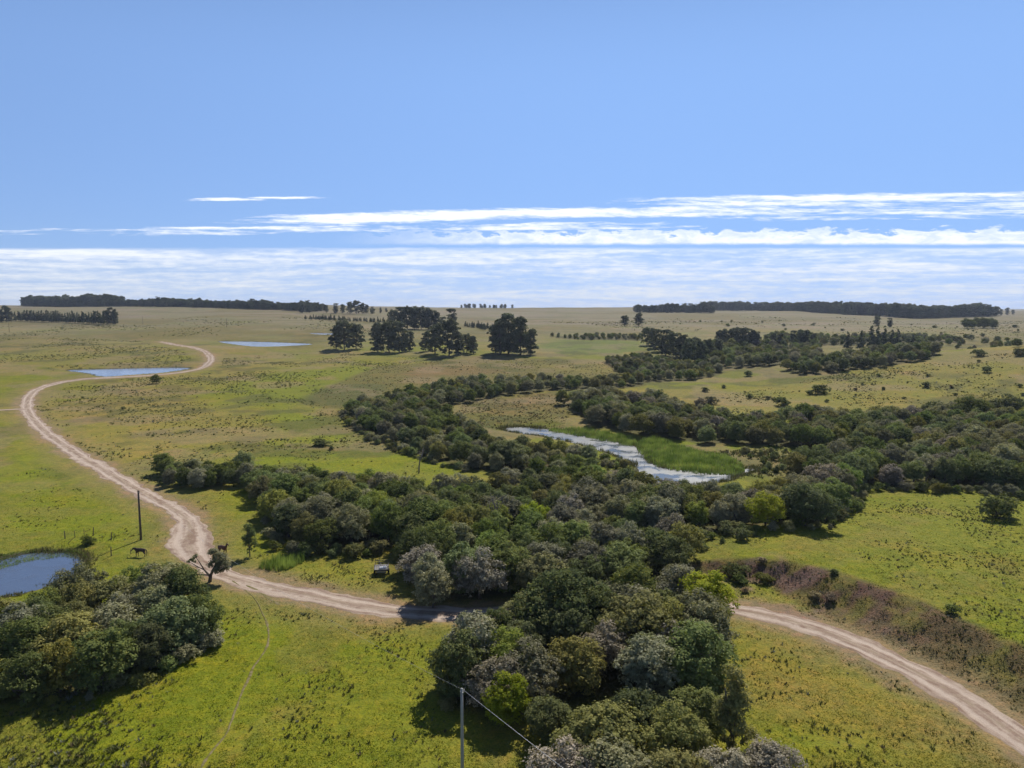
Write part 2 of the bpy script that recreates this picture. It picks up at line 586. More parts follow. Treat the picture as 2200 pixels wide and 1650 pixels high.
zone([(1160, 730), (1370, 730), (1385, 760), (1150, 765)], (0.095, 0.125, 0.030), 8, .9)
# marshy green by the stream, gap between thickets
zone([(1480, 975), (1600, 962), (1830, 965), (1850, 990), (1760, 1010), (1640, 1030), (1560, 1010)], marsh * .85, 4, .9)
zone([(1300, 985), (1360, 1000), (1370, 1050), (1300, 1040)], (0.115, 0.125, 0.02), 3, .8)
zone([(1500, 795), (1640, 770), (1760, 780), (1720, 810), (1550, 830)], (0.115, 0.128, 0.026), 8, .9)
# right slopes
zone([(1480, 850), (1800, 800), (2250, 740), (2250, 880), (2000, 875), (1560, 890)], (0.165, 0.155, 0.045), 10, .7)
zone([(1840, 1060), (2250, 1040), (2250, 1350), (2000, 1270), (1760, 1190), (1520, 1185), (1500, 1160), (1760, 1130)], (0.132, 0.138, 0.030), 4, .75)
# dry verge field in front of the right road
zone([(1540, 1340), (1640, 1335), (1900, 1440), (2200, 1640), (2200, 1700), (1800, 1660), (1640, 1480)], (0.165, 0.140, 0.050), 4, .7)
# foreground lawn stays green
zone([(420, 1300), (700, 1310), (980, 1340), (940, 1480), (860, 1700), (300, 1700), (0, 1700), (0, 1560), (330, 1440)], (0.122, 0.138, 0.014), 5, .6)
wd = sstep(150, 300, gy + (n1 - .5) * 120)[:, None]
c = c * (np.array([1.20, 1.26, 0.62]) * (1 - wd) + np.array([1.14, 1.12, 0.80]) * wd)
ts = fbm(gx / 13 + 5, gy / 13, 131, 5)
c = lerp(c, np.array([0.075, 0.080, 0.024]), sstep(.50, .60, ts) * sstep(.40, .52, fbm(gx / 60, gy / 60, 133, 3)) * sstep(130, 200, gy) * (1 - sstep(520, 760, gy)) * .62)
c = lerp(c, np.array([0.21, 0.165, 0.085]), sstep(.53, .63, fbm(gx / 22 + 2, gy / 22, 137, 5)) * sstep(120, 190, gy) * (.5 - .35 * sstep(400, 700, gy)))
c = lerp(c, np.array([0.175, 0.150, 0.040]), sstep(.52, .66, fbm(gx / 8 + 2, gy / 8, 139, 4)) * (1 - sstep(150, 220, gy)) * .35)
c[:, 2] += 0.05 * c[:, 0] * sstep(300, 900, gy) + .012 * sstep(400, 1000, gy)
# bank
p_b = np.array(BANKREG)
mb = (gx > 0) & (gx < 200) & (gy > 30) & (gy < 150)
sb = np.full(gx.shape, -99.0); sb[mb] = sdf(p_b, gx[mb], gy[mb])
tb = np.zeros(gx.shape); tb[mb] = dline(BANK_BOT, gx[mb], gy[mb]) / (dline(BANK_BOT, gx[mb], gy[mb]) + dline(BANK_TOP, gx[mb], gy[mb]) + 1e-6)
xl = sstep(72, 46, gx + (n1 - .5) * 24)
kb = sstep(-1.2, 1.0, sb + (n2 - .5) * 3) * (0.25 + 0.75 * xl) * (.55 + .45 * sstep(.38, .52, n4))
c = lerp(c, bankc, np.clip(kb, 0, 1) * .95)
kg = sstep(-0.5, 1.5, sb) * (1 - xl) * .9
c = lerp(c, np.array([0.068, 0.066, 0.030]), kg * sstep(.30, .5, n2 * .6 + n4 * .4))
# dirt verges
kd = (1 - sstep(2.4, 5.0, dr + (n2 - .5) * 4.2 + (n4 - .5) * 3.0))
c = lerp(c, np.array([0.255, 0.180, 0.125]), np.clip(kd, 0, 1) * .9)
kd2 = (1 - sstep(4, 11, dr + (n1 - .5) * 9))
c = lerp(c, np.array([0.195, 0.165, 0.060]), kd2 * .55)
foot = np.zeros(gx.shape); foot[mb] = sstep(9, 2, dline(BANK_BOT[2:6], gx[mb], gy[mb]) + (n2[mb] - .5) * 7) * sstep(.42, .56, n4[mb] * .5 + n2[mb] * .5)
c = lerp(c, np.array([0.20, 0.14, 0.105]), foot * .7)
for w in WATERS:
    p = w['poly']; mn = p.min(0) - 8; mx = p.max(0) + 8
    m = (gx > mn[0]) & (gx < mx[0]) & (gy > mn[1]) & (gy < mx[1])
    s = sdf(p, gx[m], gy[m])
    k = sstep(-1.6, 0.2, s + (n4[m] - .5) * 1.5)
    c[m] = c[m] * (1 - k[:, None]) + np.array([0.055, 0.055, 0.03]) * k[:, None]

THICK_PX = {}
GROUND_EXTRA = []

nr = len(RY)
ii = np.arange(nr * NX).reshape(nr, NX)
gf = np.stack([ii[:-1, :-1].ravel(), ii[:-1, 1:].ravel(), ii[1:, 1:].ravel(), ii[1:, :-1].ravel()], 1)

m_ground, g = mat_new('turf')
at_c = g.n('ShaderNodeAttribute', attribute_name='Col')
geo = g.n('ShaderNodeNewGeometry')
pos = geo.outputs['Position']
na = g.noise(pos, 0.9, 5, 0.65)
nb = g.noise(pos, 5.0, 3, 0.6)
nc = g.noise(pos, 0.16, 4, 0.6)
nd_ = g.noise(pos, 0.045, 5, 0.62, 0.4)
colr = g.mix(g.rng(na, 0.36, 0.70), at_c.outputs['Color'], g.mix(1.0, at_c.outputs['Color'], (1.45, 1.22, 1.15), 'MULTIPLY'))
colr = g.mix(g.rng(nb, 0.44, 0.66, 0, .75), colr, g.mix(1.0, colr, (0.55, 0.60, 0.60), 'MULTIPLY'))
colr = g.mix(g.rng(nc, 0.50, 0.68, 0, .55), colr, g.mix(1.0, colr, (0.66, 0.74, 0.70), 'MULTIPLY'))
colr = g.mix(g.rng(nd_, 0.50, 0.64, 0, .45), colr, g.mix(1.0, colr, (1.30, 1.06, 1.1), 'MULTIPLY'))
ne = g.noise(pos, 2.3, 4, 0.62)
colr = g.mix(g.rng(ne, 0.57, 0.70, 0, .5), colr, g.mix(1.0, colr, (0.50, 0.56, 0.50), 'MULTIPLY'))
nf = g.noise(pos, 0.35, 5, 0.66, 0.3)
colr = g.mix(g.rng(nf, 0.52, 0.70, 0, .6), colr, g.mix(1.0, colr, (1.22, 1.0, 1.35), 'MULTIPLY'))
bp = g.n('ShaderNodeBump')
bp.inputs['Strength'].default_value = 0.8
bp.inputs['Distance'].default_value = 0.35
g.link(g.math('ADD', g.math('MULTIPLY', na, 0.8), g.math('MULTIPLY', nb, 0.35)), bp.inputs['Height'])
finish(m_ground, g, principled(g, colr, 0.95, 0.1, bp.outputs[0]).outputs[0])

# ------------------------------------------------------------------ thickets (places of trees), px outlines of the ground they stand on
PLANTS = []      # dicts: x, y, sp, h, w, zone, col
ALLP = np.zeros((0, 2))
rc2, _ = resample(road_c, 3.0)


CART = at(820, 1232)


def free(x, y, road_gap):
    ex, ey = x - CART[0], y - CART[1]
    al_ = ex * math.sin(SUN_AZ) + ey * math.cos(SUN_AZ); pe_ = abs(ex * math.cos(SUN_AZ) - ey * math.sin(SUN_AZ))
    if math.hypot(ex, ey) < 4.5 or (0 < al_ < 10.5 and pe_ < 4.5):
        return False
    if y < 700 and dline(rc2, np.array([x]), np.array([y]))[0] < road_gap:
        return False
    for w in WATERS:
        p = w['poly']
        if p[:, 0].min() - 3 < x < p[:, 0].max() + 3 and p[:, 1].min() - 3 < y < p[:, 1].max() + 3:
            if sdf(p, np.array([x]), np.array([y]))[0] > -1.2:
                return False
    return True


def scatter(zname, pxs, spacing, cols, hr, sp='broadleaf', maxn=400, road_gap=3.8, dark=True, edge=0.0):
    poly = atp(pxs)
    if dark:
        GROUND_EXTRA.append(poly)
    mn, mx = poly.min(0), poly.max(0)
    area = (mx - mn).prod()
    tries = int(area / spacing ** 2 * 14)
    X = RNG.uniform(mn[0], mx[0], tries); Y = RNG.uniform(mn[1], mx[1], tries)
    ok = sdf(poly, X, Y) > edge
    pts = []
    names, wts = zip(*cols)
    for x, y in zip(X[ok], Y[ok]):
        if len(pts) >= maxn: break
        if pts:
            a = np.array(pts)
            if ((a[:, 0] - x) ** 2 + (a[:, 1] - y) ** 2).min() < (spacing * random.uniform(.8, 1.15)) ** 2:
                continue
        if not free(x, y, road_gap):
            continue
        pts.append((x, y))
        hgt = random.uniform(*hr) * (0.85 + 0.3 * float(vnoise(np.array([x / 14]), np.array([y / 14]), 91)[0]))
        PLANTS.append(dict(x=x, y=y, sp=sp, h=hgt, w=random.uniform(.85, 1.2), zone=zname, col=random.choices(names, wts)[0]))


def plant(px, py, sp, hgt, col, zone_=None, w=1.0, label=None, shape=None):
    x, y = at(px, py)
    PLANTS.append(dict(x=x, y=y, sp=sp, h=hgt, w=w, zone=zone_, col=col, label=label, shape=shape))


MIX_A = [('mid', 4), ('dark', 3), ('olive', 3), ('grey', 2.2), ('yellow', .5)]
MIX_B = [('grey', 3.5), ('dark', 3), ('mid', 2.5), ('olive', 2.5), ('silver', 1.0), ('yellow', .4)]
MIX_C = [('dark', 3.2), ('mid', 3), ('grey', 3.2), ('olive', 2), ('silver', 1.1), ('yellow', .45)]
MIX_D = [('mid', 3.5), ('grey', 3.2), ('dark', 3), ('olive', 1.5), ('silver', .4)]
MIX_E = [('mid', 3), ('grey', 3), ('dark', 2.6), ('olive', 2.6), ('silver', .9)]

# A: left foreground
scatter('left foreground thicket by the pond', [(-160, 1400), (-40, 1385), (40, 1360), (120, 1326), (200, 1306), (300, 1304), (400, 1304), (436, 1330), (428, 1385), (345, 1432), (240, 1476), (110, 1500), (-40, 1525), (-160, 1540)], 3.7, MIX_A, (5.6, 7.6))
# B: near central, this side of the road
scatter('near central thicket below the road', [(1035, 1392), (1120, 1350), (1210, 1336), (1330, 1330), (1460, 1328), (1515, 1345), (1528, 1420), (1505, 1490), (1330, 1500), (1180, 1520), (1060, 1545), (975, 1530), (955, 1492), (1000, 1440)], 3.8, MIX_B, (5.6, 7.8))
# C: central, beyond the road
scatter('central thicket beyond the road', [(560, 1062), (640, 1066), (830, 1072), (1000, 1076), (1100, 1062), (1200, 1052), (1285, 1058), (1370, 1068), (1430, 1100), (1485, 1170), (1480, 1225), (1400, 1245), (1300, 1268), (1200, 1284), (1090, 1286), (1000, 1292), (925, 1292), (885, 1255), (858, 1205), (845, 1172), (760, 1178), (665, 1180), (600, 1150), (575, 1105)], 4.3, MIX_C, (5.2, 7.4))
# C left tip
scatter('left tip of the central thicket', [(350, 1018), (400, 1022), (470, 1024), (530, 1022), (545, 1040), (510, 1050), (430, 1052), (362, 1044)], 3.0, [('dark', 2), ('mid', 1), ('grey', 1.5)], (4.6, 6.4), dark=False)
scatter('left tip of the central thicket', [(530, 1034), (600, 1040), (700, 1048), (830, 1060), (830, 1074), (640, 1070), (600, 1078), (548, 1064)], 3.6, [('dark', 2), ('mid', 1.5), ('grey', 1.5)], (4.4, 6.0), dark=False)
# E2: right riverside row in front of the stream
scatter('right hand thicket below the stream', [(1400, 1092), (1500, 1082), (1600, 1086), (1700, 1080), (1790, 1058), (1842, 1062), (1800, 1085), (1775, 1122), (1650, 1132), (1510, 1142), (1440, 1132)], 4.0, MIX_B, (5.0, 7.0))
# D: upper left arc
scatter('upper arc thicket left of the stream', [(748, 888), (800, 872), (880, 868), (960, 900), (1010, 935), (1045, 970), (1150, 976), (1240, 990), (1305, 1014), (1300, 1036), (1200, 1030), (1110, 1018), (1015, 1008), (930, 986), (860, 956), (795, 930)], 4.6, MIX_D, (4.0, 6.2))
scatter('upper arc thicket behind the brown meadow', [(810, 866), (890, 846), (1000, 826), (1150, 822), (1260, 826), (1380, 816), (1380, 830), (1280, 837), (1180, 838), (1100, 848), (1000, 868), (930, 874)], 5.2, MIX_D, (3.6, 6.0))
# E: right
scatter('right riverside wood', [(1205, 868), (1300, 862), (1440, 880), (1590, 912), (1780, 908), (2040, 896), (2300, 896), (2300, 962), (1950, 966), (1700, 960), (1520, 952), (1390, 938), (1285, 918)], 5.0, MIX_E, (5.0, 7.4))
scatter('far right wood above the pasture', [(1852, 990), (1985, 970), (2300, 960), (2300, 1062), (2060, 1046), (1850, 1044), (1795, 1040), (1720, 1032), (1700, 1012), (1790, 996)], 4.6, MIX_E, (5.2, 7.6))
# low scrub in the marsh and the meadow edges
scatter('marsh scrub beside the reeds', [(1600, 972), (1760, 966), (1840, 985), (1720, 1010), (1640, 1020)], 3.6, [('dark', 2), ('mid', 2), ('olive', 1)], (1.2, 2.2), sp='shrub', maxn=40, dark=False)
# ragged skirts of low bushes round the thickets
SK = [('skirt of the left foreground thicket', [(100, 1490), (250, 1462), (360, 1415), (445, 1350), (455, 1400), (360, 1450), (250, 1495), (110, 1525)]),
      ('skirt of the near central thicket', [(945, 1470), (1030, 1390), (1060, 1395), (990, 1490), (985, 1545), (940, 1520)]),
      ('skirt of the central thicket', [(570, 1120), (600, 1165), (680, 1188), (850, 1184), (860, 1215), (890, 1262), (860, 1250), (830, 1195), (660, 1200), (580, 1180)]),
      ('skirt of the right hand thicket', [(1490, 1165), (1510, 1145), (1640, 1138), (1780, 1126), (1850, 1070), (1860, 1085), (1790, 1140), (1640, 1150), (1500, 1185)]),
      ('skirt of the upper arc thicket', [(740, 885), (790, 935), (860, 962), (940, 992), (1010, 1015), (930, 1000), (850, 972), (770, 935), (730, 895)]),
      ('skirt of the far right wood', [(1840, 1045), (2060, 1050), (2220, 1066), (2220, 1076), (2050, 1060), (1850, 1056)]),
      ('near bank of the stream', [(1180, 958), (1300, 984), (1352, 1000), (1345, 1020), (1290, 1000), (1180, 972)]),
      ('scrub just below the stream', [(1180, 1030), (1300, 1040), (1390, 1062), (1390, 1080), (1280, 1062), (1180, 1050)])]
for zn_, pl_ in SK:
    scatter(zn_, pl_, 2.3, [('dark', 2), ('mid', 2), ('olive', 2), ('grey', 2)], (1.0, 2.6), sp='shrub', maxn=45, dark=False)
scatter('slope of the grassy spur', [(1500, 870), (1800, 815), (2210, 760), (2210, 870), (2000, 872), (1600, 892)], 17, [('dark', 3), ('olive', 1), ('dry', 1)], (.6, 1.8), sp='shrub', maxn=36, dark=False)
scatter('right horizon fields', [(1400, 700), (1560, 690), (2200, 700), (2200, 728), (1700, 712)], 45, [('dark', 3), ('olive', 1)], (1.5, 4.0), sp='shrub', maxn=40, dark=False)
scatter('open left plain', [(60, 890), (200, 830), (700, 800), (640, 950), (300, 1000)], 30, [('dark', 3), ('olive', 1)], (.4, 1.0), sp='shrub', maxn=16, dark=False)
# F: back valley
scatter('back valley wood', [(1490, 745), (1620, 738), (1760, 742), (1760, 778), (1640, 788), (1510, 796)], 4.8, MIX_D, (4.5, 7.5), maxn=170)
scatter('back valley scrub', [(1300, 776), (1370, 768), (1480, 788), (1560, 800), (1500, 816), (1380, 822), (1330, 800)], 5.2, MIX_D, (3.2, 5.5), maxn=130)
scatter('wooded gully behind the grassy spur', [(1680, 796), (1840, 766), (1990, 748), (2016, 768), (1880, 790), (1720, 806)], 5.4, MIX_D, (4.5, 7.0), maxn=130)
scatter('upper gully wood', [(1640, 735), (1820, 742), (1990, 740), (2060, 735), (1990, 728), (1800, 728), (1660, 722)], 6.5, MIX_D, (4.0, 6.5), maxn=130)
scatter('scrub line behind the green field', [(1180, 722), (1380, 722), (1380, 732), (1240, 730)], 6.0, MIX_D, (2.5, 4.5), maxn=70)
scatter('upper gully scrub', [(1960, 735), (2190, 748), (2190, 735), (1960, 722)], 12, MIX_D, (3.5, 6.0), maxn=40, dark=False)

# individually placed trees and bushes
plant(1290, 1655, 'broadleaf', 6.6, 'olive', w=1.25, label='broad pale olive tree at the lower centre, above the bottom edge')
plant(1448, 1650, 'broadleaf', 6.2, 'yellow', w=1.0, label='rounded fresh light green tree at the lower right of the near thicket')
plant(1572, 1638, 'slender', 9.0, 'olive', w=.9, label='tall slender tree with sparse foliage at the near thicket end')
plant(1215, 1722, 'broadleaf', 5.4, 'silver', w=1.15, label='silver grey tree cut by the bottom edge beneath the wire')
plant(1330, 1745, 'broadleaf', 5.8, 'grey', w=1.25, label='grey green tree cut by the bottom edge below the olive tree')
plant(1455, 1745, 'broadleaf', 5.4, 'olive', w=1.2, label='low olive tree cut by the bottom edge below the light green tree')
plant(1560, 1735, 'broadleaf', 5.0, 'silver', w=1.1, label='low silvery tree cut by the bottom edge below the slender tree')
plant(1655, 1712, 'broadleaf', 5.0, 'silver', w=1.15, label='silver grey tree at the bottom edge beside the right field')
plant(1370, 1600, 'broadleaf', 5.6, 'dark', w=1.15, label='dark tree in the gap behind the broad pale olive tree')
plant(1500, 1590, 'broadleaf', 5.2, 'dark', w=1.1, label='dark tree behind the fresh light green tree')
plant(1180, 1590, 'broadleaf', 4.6, 'dark', w=1.1, label='dark low tree in shade left of the broad olive tree')
plant(1090, 1555, 'broadleaf', 5.2, 'yellow', w=.9, label='light green tree behind the near pole and wire')
plant(1205, 1372, 'broadleaf', 9.0, 'dark', w=1.2, label='tallest dark dome tree where the thickets close over the road')
plant(1395, 1500, 'broadleaf', 6.6, 'grey', w=1.15, label='round grey green tree standing out right of the near thicket')
plant(930, 1304, 'broadleaf', 5.6, 'grey', w=.9, label='pale grey green tree at the road edge right of the cart')
plant(537, 1196, 'slender', 5.6, 'dark', w=.9, label='narrow dark tree on the grass right of the road bend')
plant(450, 1250, 'gnarled', 4.8, 'grey', w=1.1, label='leaning tree with bare crooked branches over the road bend')
plant(335, 824, 'broadleaf', 4.6, 'dark', w=1.1, label='lone dark tree on the plain below the dam pond')
plant(690, 958, 'shrub', 2.4, 'dark', w=1.9, label='wide dark bush alone on the pasture left of the arc thicket')
plant(712, 966, 'shrub', 1.2, 'dark', w=1.2, label='small dark bush at the right foot of the wide pasture bush')
plant(2140, 1112, 'shrub', 5.2, 'dark', w=1.05, label='single dense dark tree on the right pasture')
plant(1730, 1128, 'broadleaf', 8.2, 'dark', w=1.15, label='big dark tree with yellowish top at the right thicket end')
plant(1440, 1240, 'broadleaf', 6.6, 'dark', w=1.1, label='round dark tree at the left end of the eroded bank')
plant(2085, 905, 'broadleaf', 9.5, 'dark', w=1.15, label='tallest dark tree on the crest of the right wood')
plant(2160, 902, 'broadleaf', 9.0, 'dark', w=1.2, label='tall dark tree at the right edge of the right wood')
plant(1580, 1240, 'shrub', 2.3, 'dark', w=1.3, label='largest rounded bush at the foot of the eroded bank')
plant(1590, 1252, 'shrub', 1.6, 'dark', w=1.2, label='low bush in front of the largest bank bush')
plant(1640, 1250, 'shrub', 1.6, 'olive', w=1.3, label='spreading bush right of the largest bank bush')
plant(1552, 1266, 'shrub', 1.0, 'olive', w=1.0, label='small bush left of the largest bank bush')
plant(1600, 1272, 'shrub', .8, 'dry', w=1.3, label='dry low bush below the largest bank bush')
plant(1516, 1270, 'shrub', .9, 'dry', w=1.1, label='dry low bush above the road by the dark tree')
plant(1750, 1284, 'shrub', 1.0, 'dry', w=1.3, label='brownish bush halfway up the eroded bank')
plant(1785, 1288, 'shrub', 1.0, 'dry', w=1.6, label='wide brownish bush on the eroded bank')
plant(1792, 1234, 'shrub', .9, 'dark', w=1.3, label='dark bush on the top edge of the eroded bank')
plant(1636, 1208, 'shrub', .9, 'dry', w=1.3, label='brownish bush at the top left of the eroded bank')
plant(2045, 1316, 'shrub', 1.1, 'mid', w=1.3, label='green bush on the right shoulder of the bank')
plant(190, 1168, 'shrub', 1.7, 'dark', w=1.2, label='dark bush among the fence posts above the pond')
plant(1130, 834, 'broadleaf', 4.6, 'yellow', w=1.1, label='pale green willow-like tree before the brown meadow thicket')
plant(900, 860, 'broadleaf', 5.0, 'yellow', w=1.2, label='light green tree in the arm of the arc thicket')
plant(930, 958, 'broadleaf', 5.6, 'yellow', w=1.0, label='bright rounded tree at the lower edge of the arc thicket')
plant(1090, 1002, 'broadleaf', 7.0, 'mid', w=1.5, label='broad flat green tree left of the stream')
# right slope bushes
for px, py, hh, col, lb in ((1528, 868, 3.6, 'grey', 'grey green bush lowest on the grassy spur above the wood'), (1515, 842, 2.4, 'dark', 'dark bush at the left foot of the grassy spur'),
        (1762, 846, 4.6, 'dark', 'dark leafy bush standing mid slope on the spur'), (1740, 848, 2.4, 'mid', 'smaller bush at the left of the mid slope bush'),
        (1680, 872, 4.2, 'dark', 'dark pointed bush just above the right riverside wood'), (1610, 856, 2.2, 'dark', 'small bush left of the pointed bush on the spur'),
        (1650, 858, 1.8, 'grey', 'low grey bush near the pointed bush'), (1990, 832, 2.8, 'dark', 'dark bush on the upper right of the spur'),
        (2120, 800, 3.2, 'dark', 'small cone shaped bush high on the right spur'), (2102, 765, 4.2, 'dark', 'round dark bush near the crest of the spur'),
        (2192, 764, 4.4, 'dark', 'dark bush at the right edge on the spur crest'), (1555, 834, 1.8, 'dark', 'small dark bush between gully and spur'),
        (1608, 808, 3.2, 'dark', 'dark bush in the green hollow before the gully'), (1838, 838, 1.3, 'dry', 'low brown bush on the middle of the spur')):
    plant(px, py, 'shrub', hh, col, w=1.15, label=lb)

# eucalyptus groves in the middle distance
EU = [(740, 752, 22, 'left grove'), (765, 750, 19, 'left grove'), (722, 750, 16, 'left grove'), (812, 756, 21, 'second grove'), (836, 757, 22, 'second grove'), (858, 757, 22, 'second grove'), (880, 754, 14, 'second grove'),
      (935, 760, 20, 'third grove'), (965, 764, 24, 'third grove'), (985, 762, 15, 'third grove'), (915, 755, 14, 'third grove'), (1003, 758, 13, 'third grove'), (1017, 760, 12, 'third grove'),
      (1075, 762, 24, 'right grove'), (1092, 760, 27, 'right grove'), (1118, 762, 25, 'right grove'), (1140, 762, 17, 'right grove'), (1065, 758, 19, 'right grove')]
for px, py, hh, grove in EU:
    plant(px, py, 'eucalyptus', hh, 'euc', zone_='eucalyptus ' + grove)
for px, py, hh in ((1390, 742, 14), (1403, 748, 15), (1416, 755, 16), (1430, 764, 18), (1446, 768, 17), (1462, 778, 18), (1478, 784, 16), (1492, 776, 15), (1505, 782, 14), (1520, 772, 13), (1545, 768, 12)):
    plant(px, py, 'eucalyptus', hh, 'euc', zone_='dark grove at the valley wood corner')
for px, py, hh in ((1545, 742, 12), (1558, 743, 13), (1572, 744, 14), (1586, 745, 15), (1600, 746, 15), (1614, 746, 14), (1626, 746, 12), (1660, 744, 11), (1676, 743, 10), (1704, 742, 12), (1718, 743, 13), (1730, 744, 13), (1746, 744, 11)):
    plant(px, py, 'eucalyptus', hh, 'euc', zone_='tall trees behind the valley wood')
for i, (px, py, hh) in enumerate(((845, 706, 19), (860, 706, 22), (875, 707, 23), (890, 707, 23), (905, 708, 23), (920, 708, 22), (936, 708, 19), (970, 712, 22), (952, 712, 14))):
    plant(px, py, 'eucalyptus', hh, 'euc', zone_='grove behind the left groves')
for px, py, hh in ((1342, 701, 12), (1372, 700, 14), (1883, 701, 12), (1911, 703, 10)):
    plant(px, py, 'eucalyptus', hh, 'euc', zone_='field trees below the right horizon', w=1.2)
for px, py, hh in ((1820, 752, 13), (1850, 752, 14), (1872, 750, 17), (1885, 750, 16), (1900, 750, 15), (1915, 750, 14), (1928, 748, 13), (1960, 745, 9)):
    plant(px, py, 'conifer', hh, 'pine', zone_='pointed row in the right gully')
for px, py, hh, wv in ((650, 673, 14, 1.2), (665, 672, 11, 1.), (702, 672, 10, .9), (722, 673, 15, 1.2), (736, 672, 13, 1.1), (752, 674, 18, .9), (766, 674, 20, 1.1), (780, 674, 16, 1.), (788, 674, 14, .7), (800, 674, 11, 1.2), (818, 673, 9, .8), (830, 671, 7, 1.)):
    plant(px, py, 'eucalyptus', hh, 'euc', zone_='trees on the left skyline', w=wv)
for px, py, hh, wv in ((2150, 678, 13, .9), (2164, 676, 17, 1.), (2176, 676, 12, 1.)):
    plant(px, py, 'eucalyptus', hh, 'euc', zone_='trees at the right skyline end', w=wv)
for px, py, hh in ((4, 692, 15), (14, 692, 20), (24, 692, 13), (229, 697, 16), (238, 697, 19), (248, 697, 17)):
    plant(px, py, 'eucalyptus', hh, 'euc', zone_='end trees of the left pine row', w=.8)
pr = np.linspace(34, 222, 38)
for i, px in enumerate(pr):
    plant(px + random.uniform(-1, 1), 690 + (px - 34) / 188 * 6 + random.uniform(-.6, .6), 'conifer', random.uniform(10.5, 14.5), 'pine', zone_='left pine row')
for px in np.linspace(2075, 2135, 9):
    plant(px, 705 + random.uniform(-1, 1), 'broadleaf', random.uniform(8, 12), 'dark', zone_='round copse at the upper right')

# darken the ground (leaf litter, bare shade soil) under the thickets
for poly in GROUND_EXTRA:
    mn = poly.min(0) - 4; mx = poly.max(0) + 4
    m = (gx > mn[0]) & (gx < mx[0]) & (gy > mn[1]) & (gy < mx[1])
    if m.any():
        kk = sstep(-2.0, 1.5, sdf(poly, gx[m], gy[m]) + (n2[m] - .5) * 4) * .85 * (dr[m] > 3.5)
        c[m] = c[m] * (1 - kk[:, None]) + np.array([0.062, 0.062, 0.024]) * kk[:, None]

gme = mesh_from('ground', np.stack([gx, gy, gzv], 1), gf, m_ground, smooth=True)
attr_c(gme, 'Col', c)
ground = link('ground', gme)
tag(ground, 'rolling green and straw coloured pasture reaching to the horizon', kind='structure')


# ------------------------------------------------------------------ road, track and footpath
def strip(name, centre, half, mat, lift, step=.7, nacross=13, wob=.35, seed=1, label=None):
    cpts, s = resample(centre, step)
    t = np.gradient(cpts, axis=0); t /= np.linalg.norm(t, axis=1)[:, None] + 1e-9
    nrm = np.stack([-t[:, 1], t[:, 0]], 1)
    hw = half(cpts) if callable(half) else np.full(len(cpts), half)
    u = np.linspace(-1, 1, nacross)
    eL = (fbm(s / 2.2, s * 0 + 3, seed, 3) - .5) * wob * 2 + (fbm(s / 9, s * 0 + 3, seed + 9, 2) - .5) * wob * 2
    eR = (fbm(s / 2.2, s * 0 + 8, seed + 4, 3) - .5) * wob * 2 + (fbm(s / 9, s * 0 + 3, seed + 19, 2) - .5) * wob * 2
    V = []; A = []
    for ui in u:
        w = hw + np.where(ui < 0, eL, eR) * abs(ui)
        p = cpts + nrm * (w * ui)[:, None]
        V.append(p); A.append(np.full(len(s), ui))
    V = np.stack(V, 1); A = np.stack(A, 1)
    x, y = V[..., 0].ravel(), V[..., 1].ravel()
    z = terrain_h(x, y)
    d = dline(rc, x, y)
    z = z - 0.10 * (1 - sstep(1.5, 4.0, d)) + lift
    rut = -0.045 * np.exp(-((np.abs(A.ravel()) - .5) / .16) ** 2)
    z = z + (rut if nacross > 8 else 0) - np.where(np.abs(A.ravel()) > .99, lift * 1.6, 0)
    n, mth = len(s), nacross
    id_ = np.arange(n * mth).reshape(n, mth)
    f = np.stack([id_[:-1, :-1].ravel(), id_[1:, :-1].ravel(), id_[1:, 1:].ravel(), id_[:-1, 1:].ravel()], 1)
    me = mesh_from(name, np.stack([x, y, z], 1), f[:, ::-1], mat, smooth=True)
    attr_f(me, 'across', A.ravel(), 'POINT')
    attr_f(me, 'along', np.repeat(s, mth), 'POINT')
    o = link(name, me)
    tag(o, label, kind='structure')
    return o


m_road, g = mat_new('gravel_road')
ac = g.n('ShaderNodeAttribute', attribute_name='across').outputs['Fac']
al = g.n('ShaderNodeAttribute', attribute_name='along').outputs['Fac']
pos = g.n('ShaderNodeNewGeometry').outputs['Position']
lv = g.xyz(g.math('MULTIPLY', ac, 3.4), g.math('MULTIPLY', al, 0.14), 0.0)
ln = g.noise(lv, 1.0, 5, 0.6)
pn = g.noise(pos, 0.8, 5, 0.6)
fn = g.noise(pos, 7.0, 4, 0.7)
acw = g.math('ADD', g.math('ABSOLUTE', ac), g.math('MULTIPLY', g.math('SUBTRACT', pn, .5), 0.35))
base = g.mix(g.rng(g.math('ADD', g.math('MULTIPLY', ln, .6), g.math('MULTIPLY', pn, .4)), 0.38, 0.64), (0.235, 0.160, 0.115), (0.45, 0.36, 0.28))
wheel = g.rng(g.math('ABSOLUTE', g.math('SUBTRACT', acw, 0.47)), 0.22, 0.05)
base = g.mix(g.math('MULTIPLY', wheel, .7), base, (0.50, 0.405, 0.325))
mid_ = g.rng(acw, 0.26, 0.02)
base = g.mix(g.math('MULTIPLY', mid_, g.rng(pn, .42, .62, 0, .75)), base, (0.245, 0.185, 0.115))
edge_ = g.rng(acw, 0.80, 1.02)
base = g.mix(g.math('MULTIPLY', edge_, 0.8), base, (0.235, 0.17, 0.105))
base = g.mix(g.rng(fn, 0.5, 0.7, 0, .5), base, g.mix(1.0, base, (0.62, 0.58, 0.54), 'MULTIPLY'))
bp = g.n('ShaderNodeBump')
bp.inputs['Strength'].default_value = 0.7
bp.inputs['Distance'].default_value = 0.12
g.link(g.math('ADD', fn, ln), bp.inputs['Height'])
finish(m_road, g, principled(g, base, 0.95, 0.1, bp.outputs[0]).outputs[0])


def road_half(p):
    d = np.sqrt(((p - WIDE) ** 2).sum(1))
    return 2.35 + 1.5 * np.exp(-(d / 9.0) ** 2)


